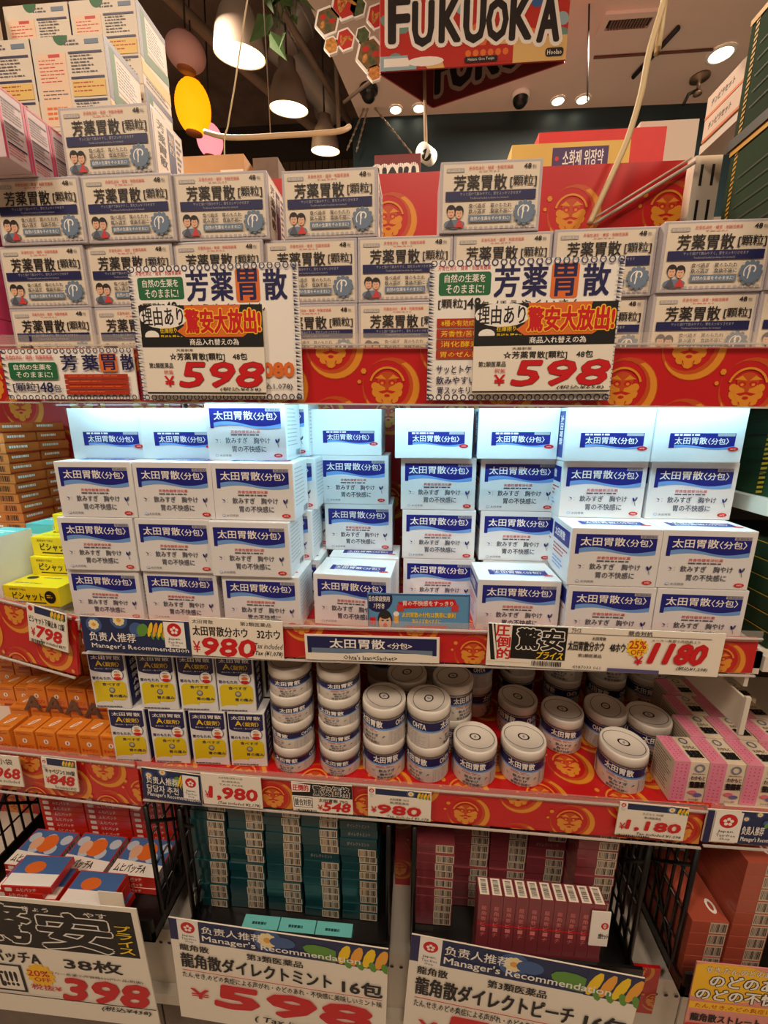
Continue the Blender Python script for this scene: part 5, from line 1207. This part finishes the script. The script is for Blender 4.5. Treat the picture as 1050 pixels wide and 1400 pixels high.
for i, (a, b) in enumerate((((498, 160), (474, 206)), ((503, 160), (487, 208)), ((512, 156), (566, 214)))):
    P0, P1 = at(*a, 2.58), at(*b, 2.58); P0.z = ZC-.001; rt_ = empty('hanging_chain', f'fine metal chain hanging below the ceiling edge, {ORD[i]} from left', 'chain', tuple(P0), 'fine hanging chains'); n = 14
    link = lathe([(.0, -.5), (.25, -.4), (.25, .4), (0, .5)], 6, 'link', CH); d = (P1-P0); L = d.length/n; q = d.to_track_quat('Z', 'Y').to_euler()
    for t in range(n):
        l = part('chain_link', link, rt_); l.location = d*((t+.5)/n); l.rotation_euler = q; l.scale = (.03 if t % 2 else .016, .016 if t % 2 else .03, L*1.1)
# far partition of wooden slats and greenish panel
fp = empty('slatted_partition', 'brown slatted partition far behind the lanterns', 'partition'); fx0, fx1 = at(288, 190, 4.6).x, at(485, 190, 4.6).x
ztop = at(390, 168, 4.6).z; ns = 22; slm = boxes_mesh('slat', mat('slat_wood', (120, 98, 76), .7, var=.2, scale=5), (-(fx1-fx0)/ns*.44, (fx1-fx0)/ns*.44, 0, .04, 0, ztop))
for i in range(ns): o = part('slat', slm, fp); o.location = (fx0+(fx1-fx0)*(i+.5)/ns, 4.6, 0)
part('top_beam', boxes_mesh('top_beam', mat('slat_beam', (70, 56, 46), .7), (fx0, fx1, 4.59, 4.66, ztop, ztop+.06)), fp)
a, b = at(290, 168, 4.5), at(370, 130, 4.5)
thing('ceiling_panel', boxes_mesh('ceiling_panel', mat('green_grey_panel', (96, 110, 96), .6, var=.1), (a.x, b.x, 4.3, 4.5, a.z, b.z)), 'grey-green bulkhead panel far behind the nearest lamp', 'panel')
# hanging greenery above the nearest lamp
LG = mat('ivy_leaf', (64, 92, 44), .6, var=.2)
pl_ = empty('hanging_plant', 'green leafy hanging plant above the nearest pendant lamp', 'plant', tuple(at(362, 0, 1.75)))
bm = bmesh.new(); lv_ = [bm.verts.new(q) for q in ((0, 0, 0), (.03, .004, -.04), (0, -.006, -.12), (-.03, .004, -.04))]; bm.faces.new(lv_); lfm = mesh_from(bm, 'leaf', LG)
rr2 = random.Random(5)
for i in range(26):
    l = part('leaf', lfm, pl_); l.location = (rr2.uniform(-.03, .16), rr2.uniform(-.06, .06), rr2.uniform(-.12, .15)); l.rotation_euler = (rr2.uniform(-.6, .6), rr2.uniform(-.8, .8), rr2.uniform(0, 6)); s_ = rr2.uniform(.6, 1.2); l.scale = (s_, s_, s_)
part('stem', tube([(0.05, 0, -.1), (0.06, 0, .2), (.05, 0, 4.3-pl_.location.z)], .004, 'stem', LG, 6), pl_)
# lamps of the aisle behind the camera
for ax, ay in AISLE:
    o = thing('ceiling_light', lathe([(.26, 0), (.26, -.03), (.23, -.035), (.23, 0)], 24, 'trim_ring', PAPER), f'round aisle ceiling lamp behind the viewer, {"left" if ax < -1 else "right" if ax > 1 else "middle"}', 'light', 'aisle ceiling lamps', (ax, ay, ZC-.0005 if ax > -.4 else 4.2995))
